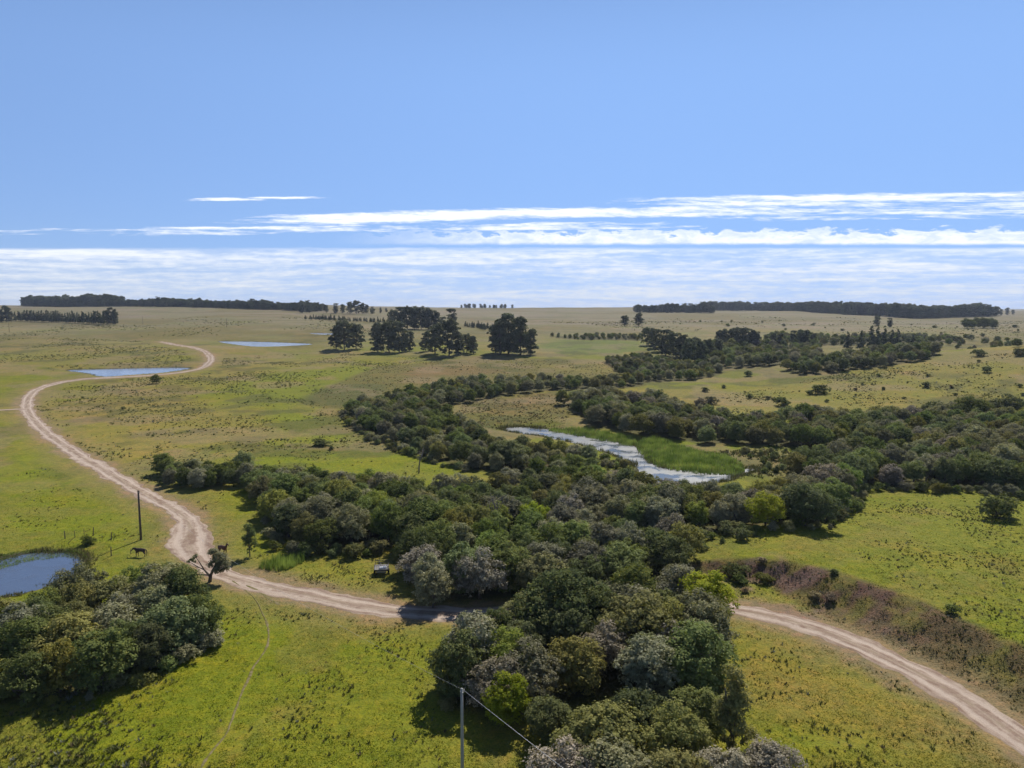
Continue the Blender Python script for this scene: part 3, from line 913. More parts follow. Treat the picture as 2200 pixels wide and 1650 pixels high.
strip('road', road_c, road_half, m_road, 0.05, seed=3, wob=.8, label='pale winding gravel road with wheel ruts')
strip('side_track', track_c, 1.5, m_road, 0.10, seed=7, wob=.3, label='short gravel track leaving the road at the far left')
m_path, g = mat_new('trodden_earth')
pos = g.n('ShaderNodeNewGeometry').outputs['Position']
pn = g.noise(pos, 2.4, 5, 0.7)
finish(m_path, g, principled(g, g.mix(g.rng(pn, .40, .60), (0.120, 0.112, 0.028), (0.20, 0.160, 0.085)), .95, .1).outputs[0])
strip('footpath', path_c, .19, m_path, 0.03, step=.3, nacross=5, wob=.22, seed=12, label='narrow trodden footpath winding down the green foreground')
strip('footpath', smooth_poly(atp([(530, 1256), (560, 1270), (580, 1288), (600, 1300)]), 2, closed=False), .28, m_path, 0.03, step=.4, nacross=5, wob=.2, seed=15, label='short worn footpath just below the road bend')

# ------------------------------------------------------------------ water
def water_mat(name, base, ripple, scale, rough, dist=0.05, rough2=None):
    m, g = mat_new(name)
    pos = g.n('ShaderNodeNewGeometry').outputs['Position']
    nn = g.noise(pos, scale, 4, 0.6)
    n2_ = g.noise(pos, scale * .07, 4, 0.6, .4)
    bp = g.n('ShaderNodeBump')
    bp.inputs['Strength'].default_value = ripple
    bp.inputs['Distance'].default_value = dist
    g.link(g.math('MULTIPLY', nn, g.rng(n2_, .35, .6, .25, 1.0)), bp.inputs['Height'])
    rv = g.rng(n2_, .34, .66, rough, rough2) if rough2 else rough
    p = principled(g, base, rv, .5, bp.outputs[0])
    p.inputs['IOR'].default_value = 1.55
    return finish(m, g, p.outputs[0])


m_stream = water_mat('ruffled_water', (0.10, 0.105, 0.10), 0.35, 2.6, 0.14, .06, .62)
m_pond = water_mat('pond_water', (0.065, 0.085, 0.13), 0.5, 3.0, 0.08, .05, .3)
m_pond2 = water_mat('still_water', (0.20, 0.22, 0.26), 0.12, 2.0, 0.15)
WL = {'stream_water': ('glinting water of the narrow stream between reeds', m_stream), 'near_pond_water': ('blue pond water at the left edge', m_pond),
      'dam_pond_water': ('pale water of the dam pond beside the winding road', m_pond2), 'upper_pond_water': ('pale triangular pond on the plain left of the groves', m_pond2),
      'far_pond_water': ('thin sliver of far pond beside the left grove', m_pond2)}
for w in WATERS:
    p = smooth_poly(w['poly'], 1)
    # let the sheet run a little under the bank so that the shore is cut by the ground
    cen = p.mean(0)
    t = np.roll(p, -1, 0) - np.roll(p, 1, 0); t /= np.linalg.norm(t, axis=1)[:, None] + 1e-9
    nrm = np.stack([t[:, 1], -t[:, 0]], 1)
    if sdf(p, *(p[:1] + nrm[:1] * .3).T)[0] > 0:
        nrm = -nrm
    p = p + nrm * .45
    me = bpy.data.meshes.new(w['name'])
    me.from_pydata([(a, b, w['z']) for a, b in p], [], [list(range(len(p)))])
    me.update()
    if me.polygons[0].normal.z < 0:
        me.flip_normals()
    me.materials.append(WL[w['name']][1])
    tag(link(w['name'], me), WL[w['name']][0], kind='structure')


# ------------------------------------------------------------------ foliage materials
def leaf_mat(name, a, b, tip, tipamt, trans=.32):
    m, g = mat_new(name)
    tint = g.n('ShaderNodeAttribute', attribute_name='tint').outputs['Fac']
    tw = g.n('ShaderNodeAttribute', attribute_name='twig').outputs['Fac']
    oi = g.n('ShaderNodeObjectInfo').outputs['Random']
    LB = (2.35, 2.16, 1.95)
    a, b, tip = [tuple(v * q for v, q in zip(t_, LB)) for t_ in (a, b, tip)]
    col = g.mix(tint, a, b)
    col = g.mix(g.math('MULTIPLY', g.rng(tw, 0.72, 0.95), tipamt), col, tip)
    hs = g.n('ShaderNodeHueSaturation')
    g.link(g.math('ADD', .485, g.math('MULTIPLY', oi, .03)), hs.inputs['Hue'])
    g.link(g.math('ADD', .80, g.math('MULTIPLY', g.math('FRACT', g.math('MULTIPLY', oi, 7.31)), .35)), hs.inputs['Saturation'])
    g.link(g.math('ADD', .72, g.math('MULTIPLY', g.math('FRACT', g.math('MULTIPLY', oi, 13.7)), .56)), hs.inputs['Value'])
    g.link(col, hs.inputs['Color'])
    p = principled(g, hs.outputs[0], .8, .08)
    tr = g.n('ShaderNodeBsdfTranslucent')
    g.link(g.mix(1.0, hs.outputs[0], (1.25, 1.25, .7), 'MULTIPLY'), tr.inputs['Color'])
    mx = g.n('ShaderNodeMixShader')
    mx.inputs[0].default_value = trans
    g.link(p.outputs[0], mx.inputs[1]); g.link(tr.outputs[0], mx.inputs[2])
    return finish(m, g, mx.outputs[0])


LEAF = {
    'dark': leaf_mat('dark_leaves', (0.034, 0.048, 0.017), (0.070, 0.088, 0.028), (0.12, 0.125, 0.03), .5),
    'mid': leaf_mat('green_leaves', (0.050, 0.072, 0.024), (0.095, 0.120, 0.042), (0.14, 0.15, 0.06), .4),
    'olive': leaf_mat('olive_leaves', (0.062, 0.068, 0.022), (0.115, 0.118, 0.045), (0.17, 0.16, 0.05), .5),
    'grey': leaf_mat('grey_green_leaves', (0.070, 0.078, 0.045), (0.130, 0.135, 0.088), (0.20, 0.20, 0.15), .5),
    'silver': leaf_mat('silver_leaves', (0.078, 0.076, 0.058), (0.135, 0.128, 0.105), (0.24, 0.225, 0.20), .6, .25),
    'yellow': leaf_mat('fresh_leaves', (0.080, 0.105, 0.020), (0.145, 0.165, 0.038), (0.20, 0.20, 0.05), .5, .4),
    'euc': leaf_mat('gum_leaves', (0.034, 0.044, 0.024), (0.064, 0.076, 0.044), (0.11, 0.115, 0.08), .4, .25),
    'pine': leaf_mat('needle_leaves', (0.024, 0.034, 0.018), (0.050, 0.062, 0.030), (0.09, 0.095, 0.05), .3, .15),
    'dry': leaf_mat('dry_shrub_leaves', (0.085, 0.070, 0.036), (0.145, 0.120, 0.062), (0.2, 0.17, 0.1), .4, .25),
}
m_bark, g = mat_new('bark')
pos = g.n('ShaderNodeNewGeometry').outputs['Position']
finish(m_bark, g, principled(g, g.mix(g.noise(pos, 3.0, 4), (0.07, 0.055, 0.042), (0.17, 0.145, 0.12)), .95, .1).outputs[0])
m_dead, g = mat_new('dead_wood')
pos = g.n('ShaderNodeNewGeometry').outputs['Position']
finish(m_dead, g, principled(g, g.mix(g.noise(pos, 3.0, 4), (0.13, 0.11, 0.095), (0.24, 0.215, 0.19)), .95, .1).outputs[0])


# ------------------------------------------------------------------ foliage shapes
def unit(n, rng):
    v = rng.normal(size=(n, 3))
    return v / np.linalg.norm(v, axis=1)[:, None]


def leaves_to_mesh(name, P, Nn, size, tint, twig, rng, mat):
    n = len(P)
    a = np.cross(Nn, unit(n, rng)); a /= np.linalg.norm(a, axis=1)[:, None] + 1e-9
    b = np.cross(Nn, a)
    s = size[:, None]
    asp = rng.uniform(.55, 1.0, n)[:, None]
    bend = Nn * s * rng.uniform(-.3, .35, n)[:, None]
    v0 = P - a * s; v1 = P - b * s * asp + bend; v2 = P + a * s; v3 = P + b * s * asp + bend
    V = np.stack([v0, v1, v2, v3], 1).reshape(-1, 3)
    Fq = np.arange(4 * n).reshape(n, 4)
    me = mesh_from(name, V, Fq, mat)
    attr_f(me, 'tint', tint); attr_f(me, 'twig', twig)
    return me


def crown(name, seed, lobes, nleaf, lsize, flat=1.0, tuft=.42):
    """lobes: list of (centre, radius). Leaves sit in little sprays over every lobe."""
    rng = np.random.default_rng(seed)
    w = np.array([r ** 2 for _, r in lobes]); w /= w.sum()
    Ps, Ns, Ti = [], [], []
    for (cen, r), wi in zip(lobes, w):
        n = int(nleaf * wi)
        nsp = max(6, int(n / 16))
        d = unit(nsp, rng)
        d[:, 2] = np.abs(d[:, 2]) * .9 + d[:, 2] * .35
        d /= np.linalg.norm(d, axis=1)[:, None]
        rad = r * (0.80 + 0.34 * rng.random(nsp) ** 1.3)
        sc = np.asarray(cen) + d * rad[:, None] * np.array([1, 1, flat])
        lt = rng.uniform(-.22, .22)
        idx = rng.integers(0, nsp, n)
        off = rng.normal(size=(n, 3)) * tuft * r * .42
        p = sc[idx] + off * np.array([1, 1, .8])
        nn = d[idx] * .75 + off / (r + 1e-6) * 1.0 + unit(n, rng) * .75 + np.array([0, 0, .65])
        nn /= np.linalg.norm(nn, axis=1)[:, None]
        Ps.append(p); Ns.append(nn)
        st = rng.random(nsp)
        Ti.append(np.clip(.5 + lt + (st[idx] - .5) * .6 + rng.normal(0, .16, n), 0, 1))
    P = np.concatenate(Ps); Nn = np.concatenate(Ns); T = np.concatenate(Ti)
    keep = P[:, 2] > 0.08
    P, Nn, T = P[keep], Nn[keep], T[keep]
    size = lsize * rng.uniform(.6, 1.35, len(P))
    return leaves_to_mesh(name, P, Nn, size, T, rng.random(len(P)), rng, LEAF['mid'])


def dome_lobes(seed, n, R_, Hc, cz, lr, asym=.25, low=-.25):
    rng = np.random.default_rng(seed)
    out = []
    ax = 1 + rng.uniform(-asym, asym); ay = 1 + rng.uniform(-asym, asym)
    tries = 0
    while len(out) < n and tries < 4000:
        tries += 1
        d = unit(1, rng)[0]
        if d[2] < low: continue
        k = rng.uniform(.62, 1.0)
        cen = np.array([d[0] * R_ * ax * k, d[1] * R_ * ay * k, cz + d[2] * Hc * k * rng.uniform(.85, 1.12)])
        r = rng.uniform(*lr)
        if any(np.linalg.norm(cen - o[0]) < (r + o[1]) * .48 for o in out):
            continue
        out.append((cen, r))
    out.append((np.array([0, 0, cz]), (lr[1]) * 1.15))
    return out


def tube(paths, mat, name, sides=7):
    """paths: list of lists of (point, radius)"""
    V, Fq = [], []
    for path in paths:
        base = len(V)
        pts = [np.asarray(p, float) for p, _ in path]
        for i, (p, r) in enumerate(path):
            p = np.asarray(p, float)
            t = pts[min(i + 1, len(pts) - 1)] - pts[max(i - 1, 0)]
            t = t / (np.linalg.norm(t) + 1e-9)
            ref = np.array([1, 0, 0]) if abs(t[0]) < .8 else np.array([0, 1, 0])
            a = np.cross(t, ref); a /= np.linalg.norm(a)
            b = np.cross(t, a)
            for kk in range(sides):
                an = 2 * math.pi * kk / sides
                V.append(p + (a * math.cos(an) + b * math.sin(an)) * r)
        for i in range(len(path) - 1):
            for kk in range(sides):
                k2_ = (kk + 1) % sides
                Fq.append((base + i * sides + kk, base + i * sides + k2_, base + (i + 1) * sides + k2_, base + (i + 1) * sides + kk))
        V.append(pts[-1]); tip = len(V) - 1
        e = base + (len(path) - 1) * sides
        for kk in range(sides):
            Fq.append((e + kk, e + (kk + 1) % sides, tip, tip))
        V.append(pts[0]); bt = len(V) - 1
        for kk in range(sides):
            Fq.append((base + (kk + 1) % sides, base + kk, bt, bt))
    me = bpy.data.meshes.new(name)
    me.from_pydata([tuple(v) for v in V], [], [f if f[2] != f[3] else f[:3] for f in Fq])
    me.update()
    for p in me.polygons: p.use_smooth = True
    me.materials.append(mat)
    return me


def branch_paths(seed, H, r0, lobes, nb, sway=.25):
    rng = np.random.default_rng(seed)
    trunk = []
    x = y = 0.0
    for i in range(6):
        t = i / 5
        trunk.append(((x, y, -0.25 + t * H), r0 * (1 - .72 * t) + .01))
        x += rng.normal(0, sway); y += rng.normal(0, sway)
    paths = [trunk]
    pick = sorted(range(len(lobes)), key=lambda i: rng.random())[:nb]
    for i in pick:
        cen = lobes[i][0]
        t = rng.uniform(.3, .8); k0 = int(t * 5)
        a = np.array(trunk[k0][0]); r = trunk[k0][1] * .6
        midp = a * .5 + cen * .5 + rng.normal(0, .2, 3) + np.array([0, 0, -.2])
        paths.append([(a, r), (midp, r * .62), (cen, r * .28)])
    return paths


# normalised meshes: every shape is modelled at a nominal height, copies are scaled
SHAPES = {}


def add_shape(sp, nominal, cm, tm):
    SHAPES.setdefault(sp, []).append((nominal, cm, tm))


for i in range(9):
    n = [22, 26, 18, 30, 24, 20, 28, 16, 25][i]
    R_ = [2.3, 2.6, 2.2, 2.7, 2.4, 2.1, 2.6, 2.2, 2.5][i]
    Hc = [2.5, 2.2, 2.8, 2.3, 2.6, 2.9, 2.1, 2.6, 2.4][i]
    L = dome_lobes(100 + i, n + 18, R_ * 1.04, Hc * 1.03, 2.95, (.50, 1.22), .26, -.95)
    add_shape('broadleaf', 6.6, crown('broadleaf_crown', 200 + i, L, 12500, .112), tube(branch_paths(300 + i, 4.2, .19, L, 7), m_bark, 'broadleaf_trunk'))
for i in range(4):
    L = dome_lobes(140 + i, 20, .98, .9, .72, (.30, .60), .3, -.95)
    add_shape('shrub', 2.1, crown('shrub_crown', 240 + i, L, 4200, .07), tube(branch_paths(340 + i, 1.2, .05, L, 6, .08), m_bark, 'shrub_stem', 5))
for i in range(2):
    rng = np.random.default_rng(150 + i)
    L = []
    for j in range(34):
        zz = .5 + rng.random() ** .9 * 7.4
        wv = np.interp(zz, [.5, 3, 5.5, 7.2, 8.2], [1.5, 1.9, 1.45, .9, .3])
        an = rng.uniform(0, 6.28); k_ = rng.uniform(.2, 1)
        L.append((np.array([math.cos(an) * wv * k_, math.sin(an) * wv * k_, zz]), rng.uniform(.4, .8)))
    add_shape('slender', 8.8, crown('slender_crown', 250 + i, L, 7000, .115, tuft=.6), tube(branch_paths(350 + i, 7.0, .17, L, 10), m_bark, 'slender_trunk'))
for i in range(5):
    rng = np.random.default_rng(160 + i)
    L = []
    n = [64, 70, 58, 66, 62][i]
    for j in range(n):
        zz = rng.uniform(1.2, 20.0)
        prof = np.interp(zz, [1, 5, 10, 16, 20.5], [4.6, 5.8, 6.2, 5.0, 2.2]) * [1, 1.15, .9, 1.05, .95][i]
        an = rng.uniform(0, 6.28); k_ = rng.uniform(.25, 1.0)
        L.append((np.array([math.cos(an) * prof * k_, math.sin(an) * prof * k_, zz]), rng.uniform(1.2, 2.3)))
    add_shape('eucalyptus', 21.8, crown('gum_crown', 260 + i, L, 13000, .37, .85), tube(branch_paths(360 + i, 17, .42, L, 12, .35), m_bark, 'gum_trunk'))
for i in range(3):
    rng = np.random.default_rng(170 + i)
    L = []
    for j in range(26):
        t = j / 25
        zz = 1.2 + t * 11.2
        wv = (1 - t) ** .7 * 2.3 + .2
        an = rng.uniform(0, 6.28); k_ = rng.uniform(.3, .9)
        L.append((np.array([math.cos(an) * wv * k_, math.sin(an) * wv * k_, zz]), .6 + .95 * (1 - t)))
    add_shape('conifer', 12.9, crown('conifer_crown', 270 + i, L, 4200, .26, 1.1), tube(branch_paths(370 + i, 11, .2, L, 5, .04), m_bark, 'conifer_trunk'))
# gnarled tree leaning over the road
rng = np.random.default_rng(5)
gp = [[((0, 0, -.3), .24), ((.15, .1, .9), .21), ((.5, .2, 1.7), .16), ((.9, .3, 2.6), .11), ((1.3, .3, 3.4), .06)],
      [((.1, 0, .8), .15), ((-.7, .2, 1.7), .11), ((-1.5, .3, 2.0), .08), ((-2.4, .4, 2.6), .04)],
      [((-.7, .2, 1.7), .08), ((-1.2, .1, 2.8), .06), ((-1.6, 0, 3.6), .03)],
      [((.1, 0, 1.0), .12), ((-.9, -.4, 1.2), .08), ((-2.2, -.6, 1.3), .05), ((-2.9, -.7, 1.7), .03)],
      [((.5, .2, 1.7), .10), ((1.5, -.1, 2.1), .07), ((2.2, -.2, 2.4), .04)],
      [((.9, .3, 2.6), .07), ((.4, .5, 3.5), .05), ((.2, .6, 4.2), .03)]]
GL = [(np.array(v), r) for v, r in (((1.3, .3, 3.2), .75), ((1.9, 0, 2.4), .7), ((.4, .5, 3.9), .55), ((.7, .3, 2.3), .7), ((-1.6, 0, 3.5), .35), ((-2.4, .4, 2.7), .42), ((-2.8, -.7, 1.7), .4), ((-1.8, -.5, 1.3), .3), ((1.2, -.3, 1.7), .6), ((2.2, -.3, 1.8), .45))]
add_shape('gnarled', 4.6, crown('gnarled_crown', 280, GL, 4200, .10, tuft=.6), tube(gp, m_bark, 'gnarled_trunk'))

# ------------------------------------------------------------------ planting: individuals and the rest
for p in PLANTS:
    p['z'] = gz(p['x'], p['y'])
    px, py, dep = proj(p['x'], p['y'], p['z'] + p['h'] * .6)
    p['px'], p['py'], p['dep'] = px, py, dep
    p['app'] = p['h'] * F / dep
    p['inframe'] = (-20 < px < 2220) and (py < 1690)
    nsh = len(SHAPES[p['sp']])
    p['shape'] = random.randrange(nsh)
    p['rot'] = random.uniform(0, 6.28)
    if p['sp'] == 'gnarled': p['rot'] = 0

KINDNAME = {'broadleaf': 'broadleaf_tree', 'shrub': 'bush', 'slender': 'slender_tree', 'eucalyptus': 'eucalyptus_tree', 'conifer': 'conifer_tree', 'gnarled': 'gnarled_tree'}
CATNAME = {'broadleaf': 'tree', 'shrub': 'bush', 'slender': 'tree', 'eucalyptus': 'eucalyptus', 'conifer': 'conifer', 'gnarled': 'tree'}
special = [p for p in PLANTS if p.get('label')]
rest = [p for p in PLANTS if not p.get('label')]
ind, mass = list(special), []
for sp in KINDNAME:
    grp = sorted([p for p in rest if p['sp'] == sp], key=lambda p: -p['app'] - (0 if p['inframe'] else -1e6))
    lim = 300 - len([p for p in special if p['sp'] == sp])
    for i, p in enumerate(grp):
        (ind if (i < lim and p['inframe']) else mass).append(p)

COLW = {'dark': 'dark green', 'mid': 'mid green', 'olive': 'olive green', 'grey': 'grey green', 'silver': 'silver grey', 'yellow': 'fresh light green', 'euc': 'dark gum', 'pine': 'dark conifer', 'dry': 'dry brown'}
ORD = ['first', 'second', 'third', 'fourth', 'fifth', 'sixth', 'seventh', 'eighth', 'ninth', 'tenth', 'eleventh', 'twelfth', 'thirteenth', 'fourteenth', 'fifteenth', 'sixteenth', 'seventeenth', 'eighteenth', 'nineteenth', 'twentieth'] + ['number %d' % i for i in range(21, 120)]


def ordinal_labels(items, fmt):
    items = sorted(items, key=lambda p: p['px'])
    n = len(items)
    for i, p in enumerate(items):
        if n == 1: o = 'only one'
        elif i == 0: o = 'leftmost'
        elif i == n - 1: o = 'rightmost'
        elif i < (n + 1) // 2: o = ORD[i] + ' from the left'
        else: o = ORD[n - 1 - i] + ' from the right'
        p['label'] = fmt(p, o)


zones = {}
for p in ind:
    if not p.get('label'):
        zones.setdefault(p['zone'], []).append(p)
for zn, items in zones.items():
    if items[0]['sp'] in ('eucalyptus', 'conifer'):
        kd_ = 'conifer' if items[0]['sp'] == 'conifer' else 'eucalyptus'
        ordinal_labels(items, lambda p, o: f"dark {kd_}, {o} in the {zn}")
        continue
    if zn is not None and 'copse' in zn:
        ordinal_labels(items, lambda p, o: f"dark rounded tree, {o} in the {zn}")
        continue
    items.sort(key=lambda p: p['dep'])
    nrow = 1 if len(items) < 12 else (3 if len(items) < 90 else 4)
    rn = {1: [''], 3: ['front', 'middle', 'back'], 4: ['front', 'second', 'third', 'back']}[nrow]
    for r_ in range(nrow):
        a, b = len(items) * r_ // nrow, len(items) * (r_ + 1) // nrow
        byc = {}
        for p in items[a:b]:
            byc.setdefault(p['col'], []).append(p)
        for cn, its in byc.items():
            kind_ = 'bush' if its[0]['sp'] == 'shrub' else 'tree'
            rowtxt = f" {rn[r_]} row," if rn[r_] else ''
            ordinal_labels(its, lambda p, o: f"{COLW[cn]} {kind_}, {o},{rowtxt} {zn}")

for p in ind:
    nominal, cm, tm = SHAPES[p['sp']][p['shape']]
    s = p['h'] / nominal
    e = bpy.data.objects.new(KINDNAME[p['sp']], None)
    COL.objects.link(e)
    e.empty_display_size = .5
    e.location = (p['x'], p['y'], p['z'])
    e.rotation_euler = (0, 0, p['rot'])
    e.scale = (s * p['w'], s * p['w'], s)
    tag(e, p['label'], CATNAME[p['sp']])
    if p['zone']:
        e['group'] = p['zone']
    t = link('trunk', tm, e)
    cobj = link('crown', cm, e)
    cobj.material_slots[0].link = 'OBJECT'
    cobj.material_slots[0].material = LEAF[p['col']]


# the uncountable rest of the woods: instanced on points by geometry nodes, one object
def stuff_instances(name, items, label, palette):
    """palette: list of (key, mesh)"""
    coll = bpy.data.collections.new(name + '_kinds')
    keys = {}
    for i, (key, me) in enumerate(palette):
        o = bpy.data.objects.new('%03d_%s' % (i, name), me)
        coll.objects.link(o)
        keys[key] = i
    me = bpy.data.meshes.new(name)
    me.from_pydata([(p['x'], p['y'], p['z'] - .05) for p in items], [], [])
    a = me.attributes.new('vi', 'INT', 'POINT'); a.data.foreach_set('value', [keys[p['key']] for p in items])
    a = me.attributes.new('rt', 'FLOAT_VECTOR', 'POINT'); a.data.foreach_set('vector', np.array([(0, 0, p['rot']) for p in items], np.float32).ravel())
    a = me.attributes.new('sc', 'FLOAT_VECTOR', 'POINT'); a.data.foreach_set('vector', np.array([p['sc'] for p in items], np.float32).ravel())
    o = link(name, me)
    ng = bpy.data.node_groups.new(name, 'GeometryNodeTree')
    ng.interface.new_socket('Geometry', in_out='INPUT', socket_type='NodeSocketGeometry')
    ng.interface.new_socket('Geometry', in_out='OUTPUT', socket_type='NodeSocketGeometry')
    gi = ng.nodes.new('NodeGroupInput'); go = ng.nodes.new('NodeGroupOutput')
    iop = ng.nodes.new('GeometryNodeInstanceOnPoints')
    ci = ng.nodes.new('GeometryNodeCollectionInfo')
    ci.inputs['Collection'].default_value = coll
    ci.inputs['Separate Children'].default_value = True
    ci.inputs['Reset Children'].default_value = True
    iop.inputs['Pick Instance'].default_value = True

    def named(nm, dt):
        q = ng.nodes.new('GeometryNodeInputNamedAttribute'); q.data_type = dt
        q.inputs['Name'].default_value = nm
        return [s_ for s_ in q.outputs if s_.enabled][0]
    ng.links.new(gi.outputs[0], iop.inputs['Points'])
    ng.links.new(ci.outputs[0], iop.inputs['Instance'])
    ng.links.new(named('vi', 'INT'), iop.inputs['Instance Index'])
    ng.links.new(named('rt', 'FLOAT_VECTOR'), iop.inputs['Rotation'])
    ng.links.new(named('sc', 'FLOAT_VECTOR'), iop.inputs['Scale'])
    ng.links.new(iop.outputs[0], go.inputs[0])
    md = o.modifiers.new('scatter', 'NODES')
    md.node_group = ng
    tag(o, label, kind='stuff')
    return o


PALM = {}


def pal_mesh(sp, shape, col):
    key = (sp, shape, col)
    if key not in PALM:
        me = SHAPES[sp][shape][1].copy()
        me.materials.clear(); me.materials.append(LEAF[col])
        PALM[key] = me
    return key


items = []
for p in mass:
    sh = p['shape'] if p['sp'] != 'broadleaf' else p['shape'] % 4
    key = pal_mesh(p['sp'], sh, p['col'])
    nominal = SHAPES[p['sp']][sh][0]
    s = p['h'] / nominal
    items.append(dict(x=p['x'], y=p['y'], z=p['z'], key=key, rot=p['rot'], sc=(s * p['w'], s * p['w'], s)))
if items:
    used = sorted(set(i['key'] for i in items))
    stuff_instances('woodland', items, 'dense grey green riverside woodland that reads as one mass', [(k_, PALM[k_]) for k_ in used])


# horizon plantations
def plantation(name, segs, label, spacing, hr, depth, sp='conifer', col='pine'):
    its = []
    for (x0, y0, x1, y1) in segs:
        a, b = at(x0, y0), at(x1, y1)
        L = np.linalg.norm(b - a); t = (b - a) / L; nv = np.array([-t[1], t[0]])
        if nv[1] < 0: nv = -nv
        for dd in np.arange(0, depth, spacing * 1.6):
            for ss in np.arange(0, L, spacing):
                q = a + t * (ss + random.uniform(-.4, .4) * spacing) + nv * (dd + random.uniform(-.4, .4) * spacing)
                sh = random.randrange(len(SHAPES[sp]))
                hh = random.uniform(*hr) * (.72 + .5 * float(fbm(np.array([q[0] / 45]), np.array([q[1] / 45]), 19, 2)[0])) * (1.18 if random.random() < .07 else 1)
                s = hh / SHAPES[sp][sh][0]
                wv = random.uniform(1.0, 1.5)
                its.append(dict(x=q[0], y=q[1], z=gz(*q), key=pal_mesh(sp, sh, col), rot=random.uniform(0, 6.28), sc=(s * wv, s * wv, s)))
    used = sorted(set(i['key'] for i in its))
    stuff_instances(name, its, label, [(k_, PALM[k_]) for k_ in used])


plantation('skyline_plantation', [(48, 658, 200, 658.5)], 'dark plantation block on the left skyline', 7, (18, 22), 60, 'eucalyptus', 'pine')
plantation('skyline_plantation', [(196, 658.5, 330, 659), (330, 659, 430, 661), (430, 661, 670, 670)], 'long low line of dark trees along the left skyline', 7, (10, 15), 40, 'eucalyptus', 'pine')
plantation('skyline_plantation', [(1368, 671, 1530, 673)], 'nearer dark plantation end on the right skyline', 7, (14, 19), 30, 'eucalyptus', 'pine')
plantation('skyline_plantation', [(1525, 667, 1620, 668), (1620, 668, 1815, 675)], 'dark plantation along the middle of the right skyline', 8, (17, 22), 50, 'eucalyptus', 'pine')
plantation('skyline_plantation', [(1815, 676, 1960, 684), (1960, 684, 2145, 680)], 'dark plantation along the right end of the skyline', 8, (17, 22), 50, 'eucalyptus', 'pine')
plantation('far_wood', [(990, 662.3, 1100, 663)], 'thin far wood on the middle skyline', 14, (8, 12), 40, 'eucalyptus', 'pine')
plantation('young_hedge', [(655, 686, 740, 690), (740, 690, 840, 695), (1000, 702, 1060, 712)], 'low planted hedge line across the far fields', 5, (4, 6), 14, 'conifer', 'pine')

# ------------------------------------------------------------------ tufts, rushes and reeds (uncountable)
m_tuft, g = mat_new('tussock_leaves')
tint = g.n('ShaderNodeAttribute', attribute_name='tint').outputs['Fac']
kind_a = g.n('ShaderNodeAttribute', attribute_name='twig').outputs['Fac']
colr = g.mix(tint, (0.066, 0.076, 0.018), (0.185, 0.190, 0.044))
colr = g.mix(g.rng(kind_a, .9, .92), colr, (0.20, 0.205, 0.15))
brn = g.n('ShaderNodeAttribute', attribute_name='rush').outputs['Fac']
colr = g.mix(brn, colr, g.mix(tint, (0.13, 0.105, 0.045), (0.24, 0.19, 0.085)))
pp = principled(g, colr, .8, .15)
tr = g.n('ShaderNodeBsdfTranslucent'); g.link(colr, tr.inputs['Color'])
mx = g.n('ShaderNodeMixShader'); mx.inputs[0].default_value = .2
g.link(pp.outputs[0], mx.inputs[1]); g.link(tr.outputs[0], mx.inputs[2])
finish(m_tuft, g, mx.outputs[0])


def blades(P, rad, hgt, nb, rng, lean=1.0, width=.3):
    n = len(P)
    P = np.repeat(P, nb, 0); rad = np.repeat(rad, nb); hgt = np.repeat(hgt, nb)
    an = rng.uniform(0, 6.283, n * nb)
    d = np.stack([np.cos(an), np.sin(an), np.zeros(n * nb)], 1)
    side = np.stack([-np.sin(an), np.cos(an), np.zeros(n * nb)], 1)
    r0 = rad * rng.uniform(0, .7, n * nb)
    base = P + d * r0[:, None]
    wv = (rad * width * rng.uniform(.6, 1.3, n * nb))[:, None]
    tip = base + d * (rad * lean * rng.uniform(.1, .9, n * nb))[:, None]
    tip[:, 2] += hgt * rng.uniform(.55, 1.2, n * nb)
    V = np.stack([base - side * wv, base + side * wv, tip], 1).reshape(-1, 3)
    V[:, 2] -= np.tile([.05, .05, 0], n * nb)
    return V, np.arange(3 * n * nb).reshape(-1, 3)


occ_trees = np.array([(p['x'], p['y']) for p in PLANTS])


def tuft_points(n, poly_px, thr, ns, seed, gap=2.6):
    rng = np.random.default_rng(seed)
    poly = atp(poly_px)
    mn, mx_ = poly.min(0), poly.max(0)
    X = rng.uniform(mn[0], mx_[0], n * 4); Y = rng.uniform(mn[1], mx_[1], n * 4)
    k_ = sdf(poly, X, Y) > 0
    X, Y = X[k_], Y[k_]
    dens = fbm(X / ns, Y / ns, seed, 4)
    k_ = rng.random(len(X)) < sstep(thr - .18, thr + .24, dens)
    X, Y = X[k_][:n], Y[k_][:n]
    k_ = dline(rc, X, Y) > gap + .6
    k_ &= dline(path_c, X, Y) > .6
    for w in WATERS:
        k_ &= sdf(w['poly'], X, Y) < -.3
    X, Y = X[k_], Y[k_]
    return np.stack([X, Y, terrain_h(X, Y)], 1)


